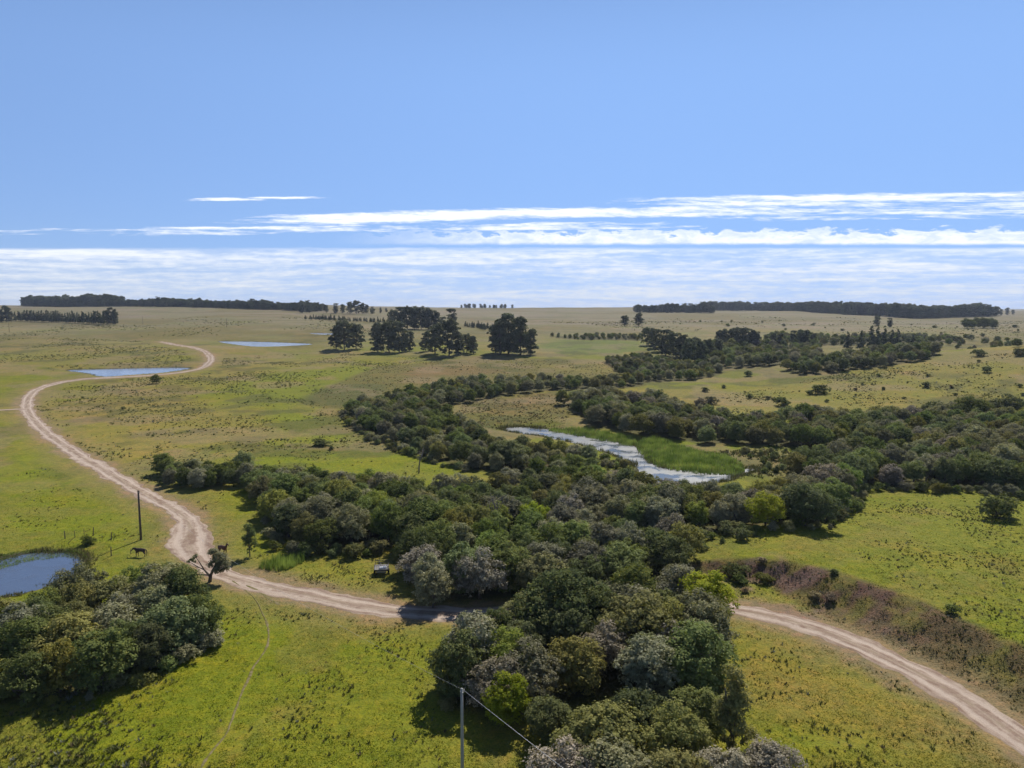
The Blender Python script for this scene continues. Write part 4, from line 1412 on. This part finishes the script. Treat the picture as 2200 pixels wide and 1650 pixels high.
TZ = [  # n, region, threshold, noise size, radius range, height range
    (900, [(0, 1480), (250, 1480), (420, 1400), (360, 1560), (330, 1680), (-80, 1680), (-80, 1540)], .40, 5, (.22, .75), (.2, .6)),
    (1500, [(300, 1440), (470, 1300), (940, 1340), (1000, 1500), (980, 1700), (240, 1700)], .54, 7, (.12, .42), (.12, .42)),
    (260, [(700, 1420), (900, 1420), (960, 1560), (940, 1690), (700, 1690)], .48, 5, (.15, .45), (.15, .5)),
    (900, [(1560, 1340), (1900, 1440), (2220, 1660), (2200, 1720), (1640, 1700), (1620, 1500)], .55, 6, (.14, .45), (.12, .45)),
    (200, [(1640, 1520), (1900, 1560), (2000, 1680), (1660, 1700)], .5, 5, (.2, .5), (.2, .45)),
    (1500, [(540, 1190), (850, 1190), (900, 1290), (600, 1250)], .5, 6, (.1, .35), (.1, .35)),
    (5200, [(1480, 1190), (1760, 1130), (1850, 1060), (2220, 1050), (2220, 1400), (2000, 1280), (1760, 1195)], .50, 9, (.14, .45), (.1, .4)),
    (2000, [(1490, 1200), (1700, 1210), (1890, 1262), (2220, 1385), (2220, 1590), (1930, 1408), (1720, 1320), (1490, 1255)], .50, 5, (.12, .45), (.1, .32)),
    (2400, [(-20, 1010), (100, 1000), (330, 1120), (380, 1180), (260, 1180), (-20, 1175)], .56, 10, (.12, .40), (.1, .4)),
    (2600, [(250, 1010), (340, 960), (620, 940), (880, 980), (1000, 1010), (900, 1040), (560, 1010), (440, 1100), (460, 1180), (420, 1080)], .52, 9, (.14, .5), (.12, .45)),
    (6000, [(70, 880), (150, 825), (450, 800), (740, 880), (860, 970), (620, 960), (340, 960), (240, 1000), (150, 950)], .53, 16, (.2, .7), (.2, .6)),
    (3500, [(0, 725), (300, 732), (420, 770), (380, 786), (0, 800)], .56, 30, (.4, 1.1), (.25, .7)),
    (3500, [(480, 770), (700, 752), (900, 770), (640, 860), (460, 820)], .58, 26, (.4, .9), (.25, .6)),
    (2600, [(618, 862), (850, 776), (1330, 776), (1380, 802), (1200, 842), (900, 846), (740, 890)], .42, 14, (.3, .75), (.2, .55)),
    (1500, [(960, 910), (1000, 862), (1190, 842), (1240, 870), (1210, 915), (1060, 918)], .40, 8, (.3, .75), (.2, .55)),
    (4200, [(1480, 855), (1800, 802), (2220, 750), (2220, 880), (2000, 878), (1560, 895)], .56, 20, (.3, .8), (.2, .6)),
    (1500, [(1480, 975), (1600, 965), (1830, 968), (1850, 990), (1760, 1010), (1640, 1030), (1560, 1010)], .42, 6, (.25, .7), (.3, .9)),
    (500, [(1300, 985), (1365, 1000), (1370, 1050), (1300, 1040)], .45, 6, (.2, .5), (.2, .6)),
    (2600, [(0, 700), (700, 680), (830, 720), (460, 728), (0, 722)], .60, 50, (.7, 1.8), (.4, 1.0)),
    (3000, [(1160, 690), (1500, 678), (2200, 690), (2200, 735), (1750, 715), (1390, 715)], .58, 60, (.7, 1.8), (.4, 1.1)),
]
VV, FF, TT, KK, BB = [], [], [], [], []
off = 0
rngt = np.random.default_rng(33)
for i, (n, reg, thr, ns, rr, hr) in enumerate(TZ):
    P = tuft_points(n, reg, thr, ns, 500 + i)
    if not len(P): continue
    q = rngt.random(len(P)) ** 3.2
    rad = (rr[0] + (rr[1] - rr[0]) * q) * (.70 if P[:, 1].mean() < 170 else 1.1)
    hg = (hr[0] + (hr[1] - hr[0]) * q * rngt.uniform(.7, 1.2, len(P))) * (.60 if P[:, 1].mean() < 170 else .85)
    nb_ = 16 if P[:, 1].mean() < 170 else 7
    V, Fa = blades(P, rad, hg, nb_, rngt, .9, .20 if nb_ > 8 else .3)
    VV.append(V); FF.append(Fa + off); off += len(V)
    tv = np.clip(rngt.normal(.45, .25, len(P)), 0, 1)
    TT.append(np.clip(np.repeat(tv, nb_) + rngt.normal(0, .12, len(Fa)), 0, 1))
    KK.append(np.repeat(rngt.random(len(P)), nb_))
    BB.append(np.repeat((rngt.random(len(P)) < (.6 if i in (13, 14) else .12)).astype(float), nb_))
me = mesh_from('grass_tussocks', np.concatenate(VV), np.concatenate(FF), m_tuft)
attr_f(me, 'tint', np.concatenate(TT)); attr_f(me, 'twig', np.concatenate(KK)); attr_f(me, 'rush', np.concatenate(BB))
tag(link('grass_tussocks', me), 'dark coarse grass tussocks strewn over the pasture', kind='stuff')

m_grass, g = mat_new('pasture_grass')
tint = g.n('ShaderNodeAttribute', attribute_name='tint').outputs['Fac']
gcol = g.n('ShaderNodeAttribute', attribute_name='Col').outputs['Color']
colr = g.mix(1.0, gcol, g.mix(tint, (1.08, 1.14, 0.80), (1.55, 1.53, 1.05)), 'MULTIPLY')
pp = principled(g, colr, .8, .1)
tr = g.n('ShaderNodeBsdfTranslucent'); g.link(colr, tr.inputs['Color'])
mx = g.n('ShaderNodeMixShader'); mx.inputs[0].default_value = .3
g.link(pp.outputs[0], mx.inputs[1]); g.link(tr.outputs[0], mx.inputs[2])
finish(m_grass, g, mx.outputs[0])
rngg = np.random.default_rng(77)
NG = 150000
Yg = 58 + (rngg.random(NG) ** 1.5) * 95
Xg = rngg.uniform(-.74, .74, NG) * (Yg + 6)
kg_ = (dline(rc, Xg, Yg) > 3.4) & (dline(path_c, Xg, Yg) > .45)
for w in WATERS[:2]:
    kg_ &= sdf(w['poly'], Xg, Yg) < -.4
for poly in GROUND_EXTRA[:4]:
    kg_ &= sdf(poly, Xg, Yg) < 1.0
kg_ &= fbm(Xg / 2.5, Yg / 2.5, 145, 3) > .30
Xg, Yg = Xg[kg_], Yg[kg_]
# height and colour of the turf right there
ri = np.clip(np.searchsorted(RY, Yg) - 1, 0, nr - 2)
fy_ = (Yg - RY[ri]) / (RY[ri + 1] - RY[ri])
def _samp(arr):
    out = 0
    for dj, wj in ((0, 1 - fy_), (1, fy_)):
        cx_ = (Xg / (RY[ri + dj] + 150) - S[0]) / (S[1] - S[0])
        ci_ = np.clip(cx_.astype(int), 0, NX - 2); fx_ = np.clip(cx_ - ci_, 0, 1)
        b_ = (ri + dj) * NX + ci_
        a0_, a1_ = arr[b_], arr[b_ + 1]
        if arr.ndim == 2:
            out = out + (a0_ * (1 - fx_)[:, None] + a1_ * fx_[:, None]) * wj[:, None]
        else:
            out = out + (a0_ * (1 - fx_) + a1_ * fx_) * wj
    return out
Zg = _samp(gzv); Cg = _samp(c)
hgv = .02 + .06 * fbm(Xg / 1.3, Yg / 1.3, 147, 2) + .03 * rngg.random(len(Xg))
V, Fa = blades(np.stack([Xg, Yg, Zg], 1), .10 + .16 * rngg.random(len(Xg)), hgv, 3, rngg, .8, .38)
me = mesh_from('pasture_grass', V, Fa, m_grass)
attr_f(me, 'tint', np.repeat(np.clip(rngg.normal(.5, .25, len(Xg)), 0, 1), 3))
attr_c(me, 'Col', np.repeat(Cg, 3, 0), 'FACE')
tag(link('pasture_grass', me), 'short green grass of the near pastures', kind='stuff')

m_reed, g = mat_new('reed_leaves')
tint = g.n('ShaderNodeAttribute', attribute_name='tint').outputs['Fac']
colr = g.mix(tint, (0.095, 0.160, 0.022), (0.36, 0.44, 0.085))
pp = principled(g, colr, .6, .2)
tr = g.n('ShaderNodeBsdfTranslucent'); g.link(colr, tr.inputs['Color'])
mx = g.n('ShaderNodeMixShader'); mx.inputs[0].default_value = .35
g.link(pp.outputs[0], mx.inputs[1]); g.link(tr.outputs[0], mx.inputs[2])
finish(m_reed, g, mx.outputs[0])


def reeds(pxs, n, hgt, label, seed, zlev=None):
    rng = np.random.default_rng(seed)
    poly = smooth_poly(np.array([at_z(a, b, 0) for a, b in pxs]), 2)
    mn, mx_ = poly.min(0), poly.max(0)
    X = rng.uniform(mn[0], mx_[0], n * 5); Y = rng.uniform(mn[1], mx_[1], n * 5)
    k_ = sdf(poly, X, Y) + (fbm(X / 2, Y / 2, seed, 2) - .5) * 2 > 0
    X, Y = X[k_][:n], Y[k_][:n]
    Z = np.maximum(terrain_h(X, Y), -.4)
    hh = hgt * (.35 + 1.3 * fbm(X / 2.2, Y / 2.2, seed + 3, 3))
    P = np.stack([X, Y, Z], 1)
    V, Fa = blades(P, np.full(len(P), .20), hh * .8, 3, rng, 1.1, .22)
    me = mesh_from('reeds', V, Fa, m_reed)
    tv = np.clip((fbm(X / 2.5, Y / 2.5, seed + 7, 3) - .5) * 1.8 + .45 + rng.normal(0, .18, len(X)), 0, 1)
    attr_f(me, 'tint', np.repeat(tv, 3))
    tag(link('reeds', me), label, kind='stuff')


reeds([(1362, 958), (1385, 944), (1420, 948), (1480, 968), (1560, 982), (1602, 1000), (1600, 1016), (1570, 1018), (1500, 1016), (1440, 1008), (1400, 996), (1385, 980)], 7000, 1.3, 'bright green reed bed on the far bank of the stream', 71)
def shore(wname, n, hgt, spread, label, seed):
    rng = np.random.default_rng(seed)
    w = [q_ for q_ in WATERS if q_['name'] == wname][0]
    p = np.vstack([w['poly'], w['poly'][:1]])
    pts, _ = resample(p, .3)
    idx = rng.integers(0, len(pts), n)
    q_ = pts[idx] + rng.normal(0, spread, (n, 2))
    keep = fbm(q_[:, 0] / 3, q_[:, 1] / 3, seed, 3) > .44
    q_ = q_[keep]
    Z = np.maximum(terrain_h(q_[:, 0], q_[:, 1]), w['z'] - .05)
    hh = hgt * rng.uniform(.4, 1.4, len(q_)) * (.4 + 1.2 * fbm(q_[:, 0] / 4, q_[:, 1] / 4, seed + 5, 2))
    V, Fa = blades(np.stack([q_[:, 0], q_[:, 1], Z], 1), np.full(len(q_), .22), hh, 4, rng, 1.2, .2)
    me = mesh_from('shore_plants', V, Fa, m_tuft)
    attr_f(me, 'tint', np.repeat(np.clip(rng.normal(.55, .25, len(q_)), 0, 1), 4)); attr_f(me, 'twig', np.zeros(len(Fa))); attr_f(me, 'rush', np.repeat((rng.random(len(q_)) < .3).astype(float), 4))
    tag(link('shore_plants', me), label, kind='stuff')


shore('stream_water', 5200, .75, .75, 'rough grass and rushes along the edge of the stream', 81)
shore('near_pond_water', 2600, .45, .8, 'rough grass round the near pond', 82)
shore('dam_pond_water', 900, .4, .6, 'rough grass round the dam pond', 83)
reeds([(1160, 922), (1230, 920), (1320, 934), (1365, 946), (1372, 958), (1320, 950), (1240, 934)], 2600, 1.3, 'narrow green reed fringe along the upper stream', 72)
reeds([(556, 1214), (610, 1194), (655, 1190), (664, 1205), (620, 1224), (575, 1230)], 700, 1.4, 'small dark green reed patch below the thicket near the road bend', 73)
reeds([(1530, 1052), (1580, 1044), (1600, 1060), (1570, 1072), (1540, 1068)], 900, 1.5, 'green reed clump on the near bank of the stream', 74)
reeds([(-80, 1206), (0, 1190), (70, 1180), (150, 1178), (195, 1192), (178, 1198), (130, 1191), (60, 1203), (0, 1220), (-80, 1240)], 2600, .32, 'low water plants around the rim of the near pond', 75)

# ------------------------------------------------------------------ poles and wire
m_conc, g = mat_new('weathered_concrete')
pos = g.n('ShaderNodeNewGeometry').outputs['Position']
finish(m_conc, g, principled(g, g.mix(g.noise(pos, 2.0, 5), (0.20, 0.20, 0.185), (0.34, 0.335, 0.31)), .9, .2).outputs[0])
m_post, g = mat_new('old_timber')
pos = g.n('ShaderNodeNewGeometry').outputs['Position']
finish(m_post, g, principled(g, g.mix(g.noise(pos, 4.0, 5), (0.06, 0.045, 0.035), (0.15, 0.12, 0.095)), .95, .1).outputs[0])
m_wire, g = mat_new('weathered_aluminium')
p_ = principled(g, (0.42, 0.42, 0.43), .45, .5); p_.inputs['Metallic'].default_value = .6
finish(m_wire, g, p_.outputs[0])
m_porc, g = mat_new('porcelain')
finish(m_porc, g, principled(g, (0.45, 0.40, 0.36), .3, .5).outputs[0])


def thing(name, label, cat, loc, rz=0, group=None):
    o = bpy.data.objects.new(name, None)
    COL.objects.link(o)
    o.empty_display_size = .4
    o.location = loc
    o.rotation_euler = (0, 0, rz)
    tag(o, label, cat, group)
    return o


def box_mesh(name, mat, boxes):
    """boxes: (centre, size, euler)"""
    V, Fq = [], []
    for cen, sz, *rot in boxes:
        M = Euler(rot[0]).to_matrix() if rot else Matrix.Identity(3)
        b0 = len(V)
        for dx in (-.5, .5):
            for dy in (-.5, .5):
                for dz in (-.5, .5):
                    v = M @ Vector((dx * sz[0], dy * sz[1], dz * sz[2])) + Vector(cen)
                    V.append(tuple(v))
        Fq += [tuple(b0 + i for i in f) for f in ((0, 1, 3, 2), (4, 6, 7, 5), (0, 4, 5, 1), (2, 3, 7, 6), (0, 2, 6, 4), (1, 5, 7, 3))]
    me = bpy.data.meshes.new(name)
    me.from_pydata(V, [], Fq)
    me.update()
    me.materials.append(mat)
    return me


POLE_H = 8.6
lp = at(303, 1160)
npole = at_z(992, 1482, POLE_H - .1)
d_ = npole - lp
wa = at_z(1235, 1665, POLE_H - .75)
d2 = (wa - npole) / np.linalg.norm(wa - npole)
nxt = npole + d2 * 48.0
poles = []
for (q, lb, mt, r0, r1) in ((lp, 'thin dark utility pole standing between pond and road', m_post, .20, .15), (npole, 'grey concrete utility pole at the bottom edge carrying a wire', m_conc, .15, .11)):
    z = gz(*q)
    e = thing('utility_pole', lb, 'utility pole', (q[0], q[1], z), math.atan2(d_[1], d_[0]))
    link('shaft', tube([[((0, 0, -.6), r0), ((0, 0, 3), r0 * .93), ((0, 0, 6), r1 * 1.05), ((0, 0, POLE_H), r1)]], mt, 'pole_shaft', 10), e)
    link('bracket', box_mesh('pole_bracket', m_wire, [((0, 0, POLE_H - .32), (.34, .08, .08)), ((0, .14, POLE_H - .30), (.06, .22, .05))]), e)
    link('insulator', tube([[((0, .24, POLE_H - .38), .05), ((0, .24, POLE_H - .30), .065), ((0, .24, POLE_H - .24), .03), ((0, .24, POLE_H - .2), .05), ((0, .24, POLE_H - .14), .03)]], m_porc, 'pole_insulator', 8), e)
    poles.append((e, z))


def hang(a, b, sag, n=40, r=.017):
    out = []
    for i in range(n + 1):
        t = i / n
        v = np.array(a) * (1 - t) + np.array(b) * t
        v[2] -= sag * 4 * t * (1 - t)
        out.append((v, r))
    return out


def anchor(e):
    return np.array(e.matrix_basis @ Vector((0, .24, POLE_H - .26)))


a0, a1 = anchor(poles[0][0]), anchor(poles[1][0])
a2 = np.array([nxt[0], nxt[1], POLE_H - 1.9])
w1_ = tube([hang(a1, a0, 1.7, 60, .007)], m_wire, 'overhead_wire', 5)
w2_ = tube([hang(a1, a2, .5, 40)], m_wire, 'overhead_wire', 5)
tag(link('overhead_wire', w2_), 'grey overhead wire running from the near pole to the lower right', 'wire')
tag(link('overhead_wire', w1_), 'faint overhead wire sagging from the near pole to the far left pole', 'wire')

for px, py, hh, lb in ((20, 713, 9, 'tiny far pole on the plain at the left edge'), (307, 697, 9, 'tiny far pole on the plain below the skyline trees'), (487, 703, 9, 'tiny far pole standing on the plain above the upper pond')):
    q = at(px, py)
    tag(link('far_pole', tube([[((q[0], q[1], gz(*q) - .3), .16), ((q[0], q[1], gz(*q) + hh * .5), .14), ((q[0], q[1], gz(*q) + hh), .11)]], m_post, 'far_pole', 6)), lb, 'pole', 'far poles on the plain')

# fence posts above the pond
POSTS = [(140, 1157, 1.45, (.03, -.05), 'thick leftmost fence post above the pond'), (161, 1154, 1.25, (.0, -.02), 'thin fence post, second from the left above the pond'), (181, 1150, 1.3, (0, .0), 'thin fence post left of the dark pond bush'),
         (200, 1150, 1.5, (0, .10), 'thick fence post rising behind the dark pond bush'), (239, 1160, 1.4, (0, .08), 'fence post right of the dark pond bush'), (239, 1194, 1.6, (0, .02), 'fence post by the tip of the pole shadow'),
         (281, 1192, .9, (0, 0), 'short thin stake left of the dark horse'), (145, 1166, 1.35, (.1, .75), 'broken fence post leaning over beside the pond')]
for i, (px, py, hh, lean, lb) in enumerate(POSTS):
    q = at(px, py)
    r = .085 if hh > 1.38 else .05
    V = [((lean[0] * t * hh + random.uniform(-.015, .015), 0, -.3 + t * (hh + .3)), r * (1 - .2 * t)) for t in (0, .25, .5, .75, 1)]
    V = [((lean[1] * z_ if z_ > 0 else 0, lean[0] * z_ if z_ > 0 else 0, z_ * (math.cos(lean[1]))), r_) for ((_, _, z_), r_) in V]
    o = link('fence_post', tube([V], m_post, 'fence_post', 7))
    o.location = (q[0], q[1], gz(*q))
    tag(o, lb, 'fence post', 'remains of the pond fence')
# straight rough field edge: small posts
qa, qb = at(622, 862), at(850, 778)

# dead trees
def dead_tree(px, py, hgt, label, seed):
    q = at(px, py)
    rng = np.random.default_rng(seed)
    e = thing('dead_tree', label, 'dead tree', (q[0], q[1], gz(*q)))
    s = hgt / 6
    tr_ = [((0, 0, -.3), .17 * s), ((.05, 0, 1.2 * s), .15 * s), ((.2 * s, 0, 2.6 * s), .13 * s), ((.35 * s, .05, 3.3 * s), .10 * s)]
    br = []
    top = np.array([.35 * s, .05, 3.3 * s])
    for j in range(9):
        an = rng.uniform(0, 6.28); ou_ = rng.uniform(.4, 1.5) * s; up = rng.uniform(1.2, 2.7) * s
        st = top * rng.uniform(.72, 1.0)
        en = st + np.array([math.cos(an) * ou_, math.sin(an) * ou_, up])
        md_ = (st + en) / 2 + np.array([math.cos(an), math.sin(an), -.3]) * .2 * s
        br.append([(st, .06 * s), (md_, .04 * s), (en, .012)])
        for k_ in range(4):
            d = unit(1, rng)[0] * np.array([1, 1, .5]) + np.array([0, 0, .5])
            b0 = md_ * (1 - k_ * .22) + en * (k_ * .22)
            br.append([(b0, .028 * s), (b0 + d * .5 * s, .018 * s), (b0 + d * .95 * s, .006)])
    link('trunk', tube([tr_], m_dead, 'dead_trunk', 7), e)
    link('branches', tube(br, m_dead, 'dead_branches', 4), e)


dead_tree(900, 1016, 6.4, 'bare grey dead tree on the green strip left of the stream', 3)
dead_tree(1066, 1150, 8.5, 'bare dead trunk poking out of the central thicket', 9)


# ------------------------------------------------------------------ horses
def hide_mat(name, a, b):
    m, g = mat_new(name)
    pos = g.n('ShaderNodeTexCoord').outputs['Object']
    return finish(m, g, principled(g, g.mix(g.noise(pos, 2.5, 3), a, b), .55, .35).outputs[0])


m_hide = hide_mat('dark_bay_hide', (0.030, 0.015, 0.010), (0.062, 0.032, 0.020))
m_hide2 = hide_mat('red_brown_hide', (0.060, 0.020, 0.010), (0.10, 0.035, 0.018))
m_mane = hide_mat('black_hair', (0.010, 0.008, 0.007), (0.022, 0.018, 0.015))


def horse(px, py, rz, mat, label, head):
    q = at(px, py)
    e = thing('horse', label, 'horse', (q[0], q[1], gz(*q)), rz)
    # body faces +x
    verts, edges, rad = [], [], []

    def v(p, r, par=None):
        verts.append(p); rad.append(r)
        if par is not None: edges.append((par, len(verts) - 1))
        return len(verts) - 1
    pelvis = v((-.62, 0, 1.18), (.27, .30))
    loin = v((-.25, 0, 1.15), (.27, .30), pelvis)
    barrel = v((.10, 0, 1.10), (.28, .33), loin)
    chest = v((.50, 0, 1.12), (.25, .33), barrel)
    shoulder = v((.68, 0, 1.18), (.20, .27), chest)
    pts = head
    n1_ = v(pts[0], (.13, .20), shoulder)
    n2_ = v(pts[1], (.10, .14), n1_)
    poll = v(pts[2], (.10, .11), n2_)
    face = v(pts[3], (.075, .085), poll)
    v(pts[4], (.055, .06), face)
    rump = v((-.82, 0, 1.10), (.19, .22), pelvis)
    for sy, fx in ((1, .04), (-1, -.12)):
        a = v((.55 + fx * .3, sy * .15, .80), (.105, .12), chest)
        b = v((.57 + fx, sy * .15, .47), (.06, .065), a)
        c_ = v((.56 + fx, sy * .15, .15), (.042, .045), b)
        v((.60 + fx, sy * .15, .035), (.06, .055), c_)
    for sy, fx in ((1, -.10), (-1, .10)):
        a = v((-.62 + fx * .4, sy * .16, .80), (.14, .17), pelvis)
        b = v((-.78 + fx, sy * .16, .50), (.07, .08), a)
        c_ = v((-.72 + fx, sy * .16, .16), (.045, .05), b)
        v((-.67 + fx, sy * .16, .035), (.06, .055), c_)
    me = bpy.data.meshes.new('horse_body')
    me.from_pydata(verts, edges, [])
    o = bpy.data.objects.new('body', me)
    COL.objects.link(o)
    o.parent = e
    o.modifiers.new('skin', 'SKIN')
    sv = me.skin_vertices[0].data
    for i, r in enumerate(rad):
        sv[i].radius = r
        sv[i].use_root = (i == pelvis)
    sd = o.modifiers.new('subsurf', 'SUBSURF')
    sd.levels = 2; sd.render_levels = 2
    me.materials.append(mat)
    bpy.context.view_layer.update()
    dg = bpy.context.evaluated_depsgraph_get()
    nm = bpy.data.meshes.new_from_object(o.evaluated_get(dg))
    for p in nm.polygons: p.use_smooth = True
    o.modifiers.clear()
    o.data = nm
    link('tail', tube([[((-.95, 0, 1.22), .05), ((-1.06, 0, 1.0), .07), ((-1.08, 0, .7), .065), ((-1.04, .02, .42), .02)]], m_mane, 'horse_tail', 8), e)
    h = [np.array(p) for p in head]
    mane = [((.66, 0, 1.40), .03), (tuple(h[0] + np.array([-.06, 0, .17])), .05), (tuple(h[1] + np.array([-.08, 0, .12])), .05), (tuple(h[2] + np.array([-.04, 0, .12])), .03)]
    link('mane', tube([mane], m_mane, 'horse_mane', 7), e)
    for sy in (1, -1):
        b0 = h[2] + np.array([-.02, sy * .05, .07])
        link('ear', tube([[(b0, .03), (b0 + np.array([.0, sy * .02, .09]), .025), (b0 + np.array([.01, sy * .02, .17]), .006)]], mat, 'horse_ear', 6), e)
    return e


HEAD_LOW = [(.88, 0, 1.28), (1.08, 0, 1.30), (1.26, 0, 1.24), (1.44, .0, 1.0), (1.56, 0, .84)]
HEAD_UP = [(.84, 0, 1.42), (.98, 0, 1.68), (1.08, 0, 1.86), (1.32, 0, 1.74), (1.48, 0, 1.64)]
horse(302, 1196, R(176), m_hide, 'dark brown horse walking left on the grass near the pond', HEAD_LOW)
horse(479, 1190, R(-28), m_hide2, 'reddish brown horse standing on the verge beside the road bend', HEAD_UP)

# ------------------------------------------------------------------ farm cart
m_plank, g = mat_new('grey_planks')
pos = g.n('ShaderNodeTexCoord').outputs['Object']
finish(m_plank, g, principled(g, g.mix(g.noise(pos, 5.0, 5), (0.12, 0.115, 0.11), (0.27, 0.26, 0.25)), .85, .2).outputs[0])
m_steel, g = mat_new('dark_steel')
pos = g.n('ShaderNodeTexCoord').outputs['Object']
finish(m_steel, g, principled(g, g.mix(g.noise(pos, 6.0, 4), (0.03, 0.028, 0.028), (0.08, 0.065, 0.055)), .6, .4).outputs[0])
m_rub, g = mat_new('rubber')
finish(m_rub, g, principled(g, (0.018, 0.018, 0.018), .85, .2).outputs[0])
m_sheet, g = mat_new('white_sheet_metal')
finish(m_sheet, g, principled(g, (0.72, 0.73, 0.75), .35, .5).outputs[0])
q = at(820, 1232)
cart = thing('farm_cart', 'small flat farm cart with raised drawbar parked on the grass', 'cart', (q[0], q[1], gz(*q)), R(8))
for i in range(7):
    link('deck_plank', box_mesh('deck_plank', m_plank, [((-.9 + i * .30, .0, .98), (.27, 2.2, .05))]), cart)
for z_ in (.58, .76):
    link('tail_board', box_mesh('tail_board', m_plank, [((0, -1.06, z_), (1.5, .05, .14))]), cart)
link('chassis', box_mesh('cart_chassis', m_steel, [((-.6, .0, .88), (.1, 2.4, .12)), ((.6, 0, .88), (.1, 2.4, .12)), ((0, -1.0, .87), (2.0, .1, .1)), ((0, 1.0, .87), (2.0, .1, .1)), ((0, -.1, .42), (2.1, .1, .1)), ((-.6, -.1, .64), (.08, .3, .4)), ((.6, -.1, .64), (.08, .3, .4))]), cart)
link('drawbar', tube([[((0, 1.1, .82), .06), ((-.25, 2.1, .75), .055), ((-.5, 3.1, .85), .05), ((-.55, 3.4, .95), .05)]], m_steel, 'cart_drawbar', 8), cart)
link('jack_stand', box_mesh('cart_jack', m_steel, [((-.5, 3.1, .45), (.07, .07, .95)), ((-.5, 3.1, .03), (.3, .3, .06))]), cart)
link('headboard', box_mesh('cart_headboard', m_steel, [((-.95, 1.02, 1.35), (.06, .06, .75)), ((.95, 1.02, 1.35), (.06, .06, .75)), ((0, 1.02, 1.66), (1.96, .05, .07)), ((0, 1.02, 1.34), (1.84, .05, .06))]), cart)
for sx in (-1, 1):
    link('side_stake', box_mesh('cart_stake', m_steel, [((sx * 1.04, -.95, 1.15), (.06, .06, .5)), ((sx * 1.04, .2, 1.15), (.06, .06, .5)), ((sx * 1.04, -.3, 1.36), (.04, 1.8, .08))]), cart)


def ring_mesh(name, prof, mat, n=20):
    V, Fq = [], []
    for i in range(n):
        a = 2 * math.pi * i / n
        for (r, x) in prof:
            V.append((x, r * math.cos(a), r * math.sin(a)))
    m = len(prof)
    for i in range(n):
        j = (i + 1) % n
        for k_ in range(m):
            l = (k_ + 1) % m
            Fq.append((i * m + k_, j * m + k_, j * m + l, i * m + l))
    me = bpy.data.meshes.new(name)
    me.from_pydata(V, [], Fq)
    me.update()
    for p in me.polygons: p.use_smooth = True
    me.materials.append(mat)
    return me


tyre_me = ring_mesh('tyre', [(.24, -.09), (.38, -.11), (.42, -.07), (.42, .07), (.38, .11), (.24, .09)], m_rub)
rim_me = ring_mesh('rim', [(.03, -.05), (.25, -.07), (.25, .07), (.03, .05)], m_steel)
for sx in (-1, 1):
    wv = link('wheel', rim_me, cart)
    wv.location = (sx * 1.02, -.1, .42)
    link('tyre', tyre_me, wv)
bag = link('feed_trough', box_mesh('feed_trough', m_sheet, [((0, 0, .03), (.95, .5, .05)), ((0, -.25, .12), (.95, .04, .22)), ((0, .25, .12), (.95, .04, .22)), ((-.47, 0, .12), (.04, .46, .22)), ((.47, 0, .12), (.04, .46, .22))]))
bag.location = cart.location + Vector((.32, -.55, 1.01))
bag.rotation_euler = (0, 0, R(22))
tag(bag, 'white sheet metal trough lying on the farm cart', 'trough')

# ------------------------------------------------------------------ air
m_haze = bpy.data.materials.new('thin_air')
m_haze.use_nodes = True
nt = m_haze.node_tree
nt.nodes.clear()
pv = nt.nodes.new('ShaderNodeVolumePrincipled')
pv.inputs['Color'].default_value = (0.72, 0.82, 1.0, 1)
pv.inputs['Density'].default_value = 0.00007
pv.inputs['Anisotropy'].default_value = 0.25
ou = nt.nodes.new('ShaderNodeOutputMaterial')
nt.links.new(pv.outputs[0], ou.inputs['Volume'])
zmin, zmax = float(gzv.min()) - 1.5, max(float(gzv.max()) + 30, CAM_H + 12)
x0, x1, y0, y1 = -7600, 7600, -200, 9100
hv = [(x0, y0, zmin), (x1, y0, zmin), (x1, y1, zmin), (x0, y1, zmin), (x0, y0, zmax), (x1, y0, zmax), (x1, y1, zmax), (x0, y1, zmax)]
hf = [(0, 3, 2, 1), (4, 5, 6, 7), (0, 1, 5, 4), (1, 2, 6, 5), (2, 3, 7, 6), (3, 0, 4, 7)]
hm = bpy.data.meshes.new('haze')
hm.from_pydata(hv, [], hf)
hm.update()
hm.materials.append(m_haze)
tag(link('haze', hm), 'thin pale blue air over the whole landscape', kind='stuff')
print('tris ground', 2 * len(gf), 'tufts', off // 3, 'grass', len(Fa))
print('plants', len(PLANTS), 'individual', len(ind), 'mass', len(mass), 'ground', len(gf))
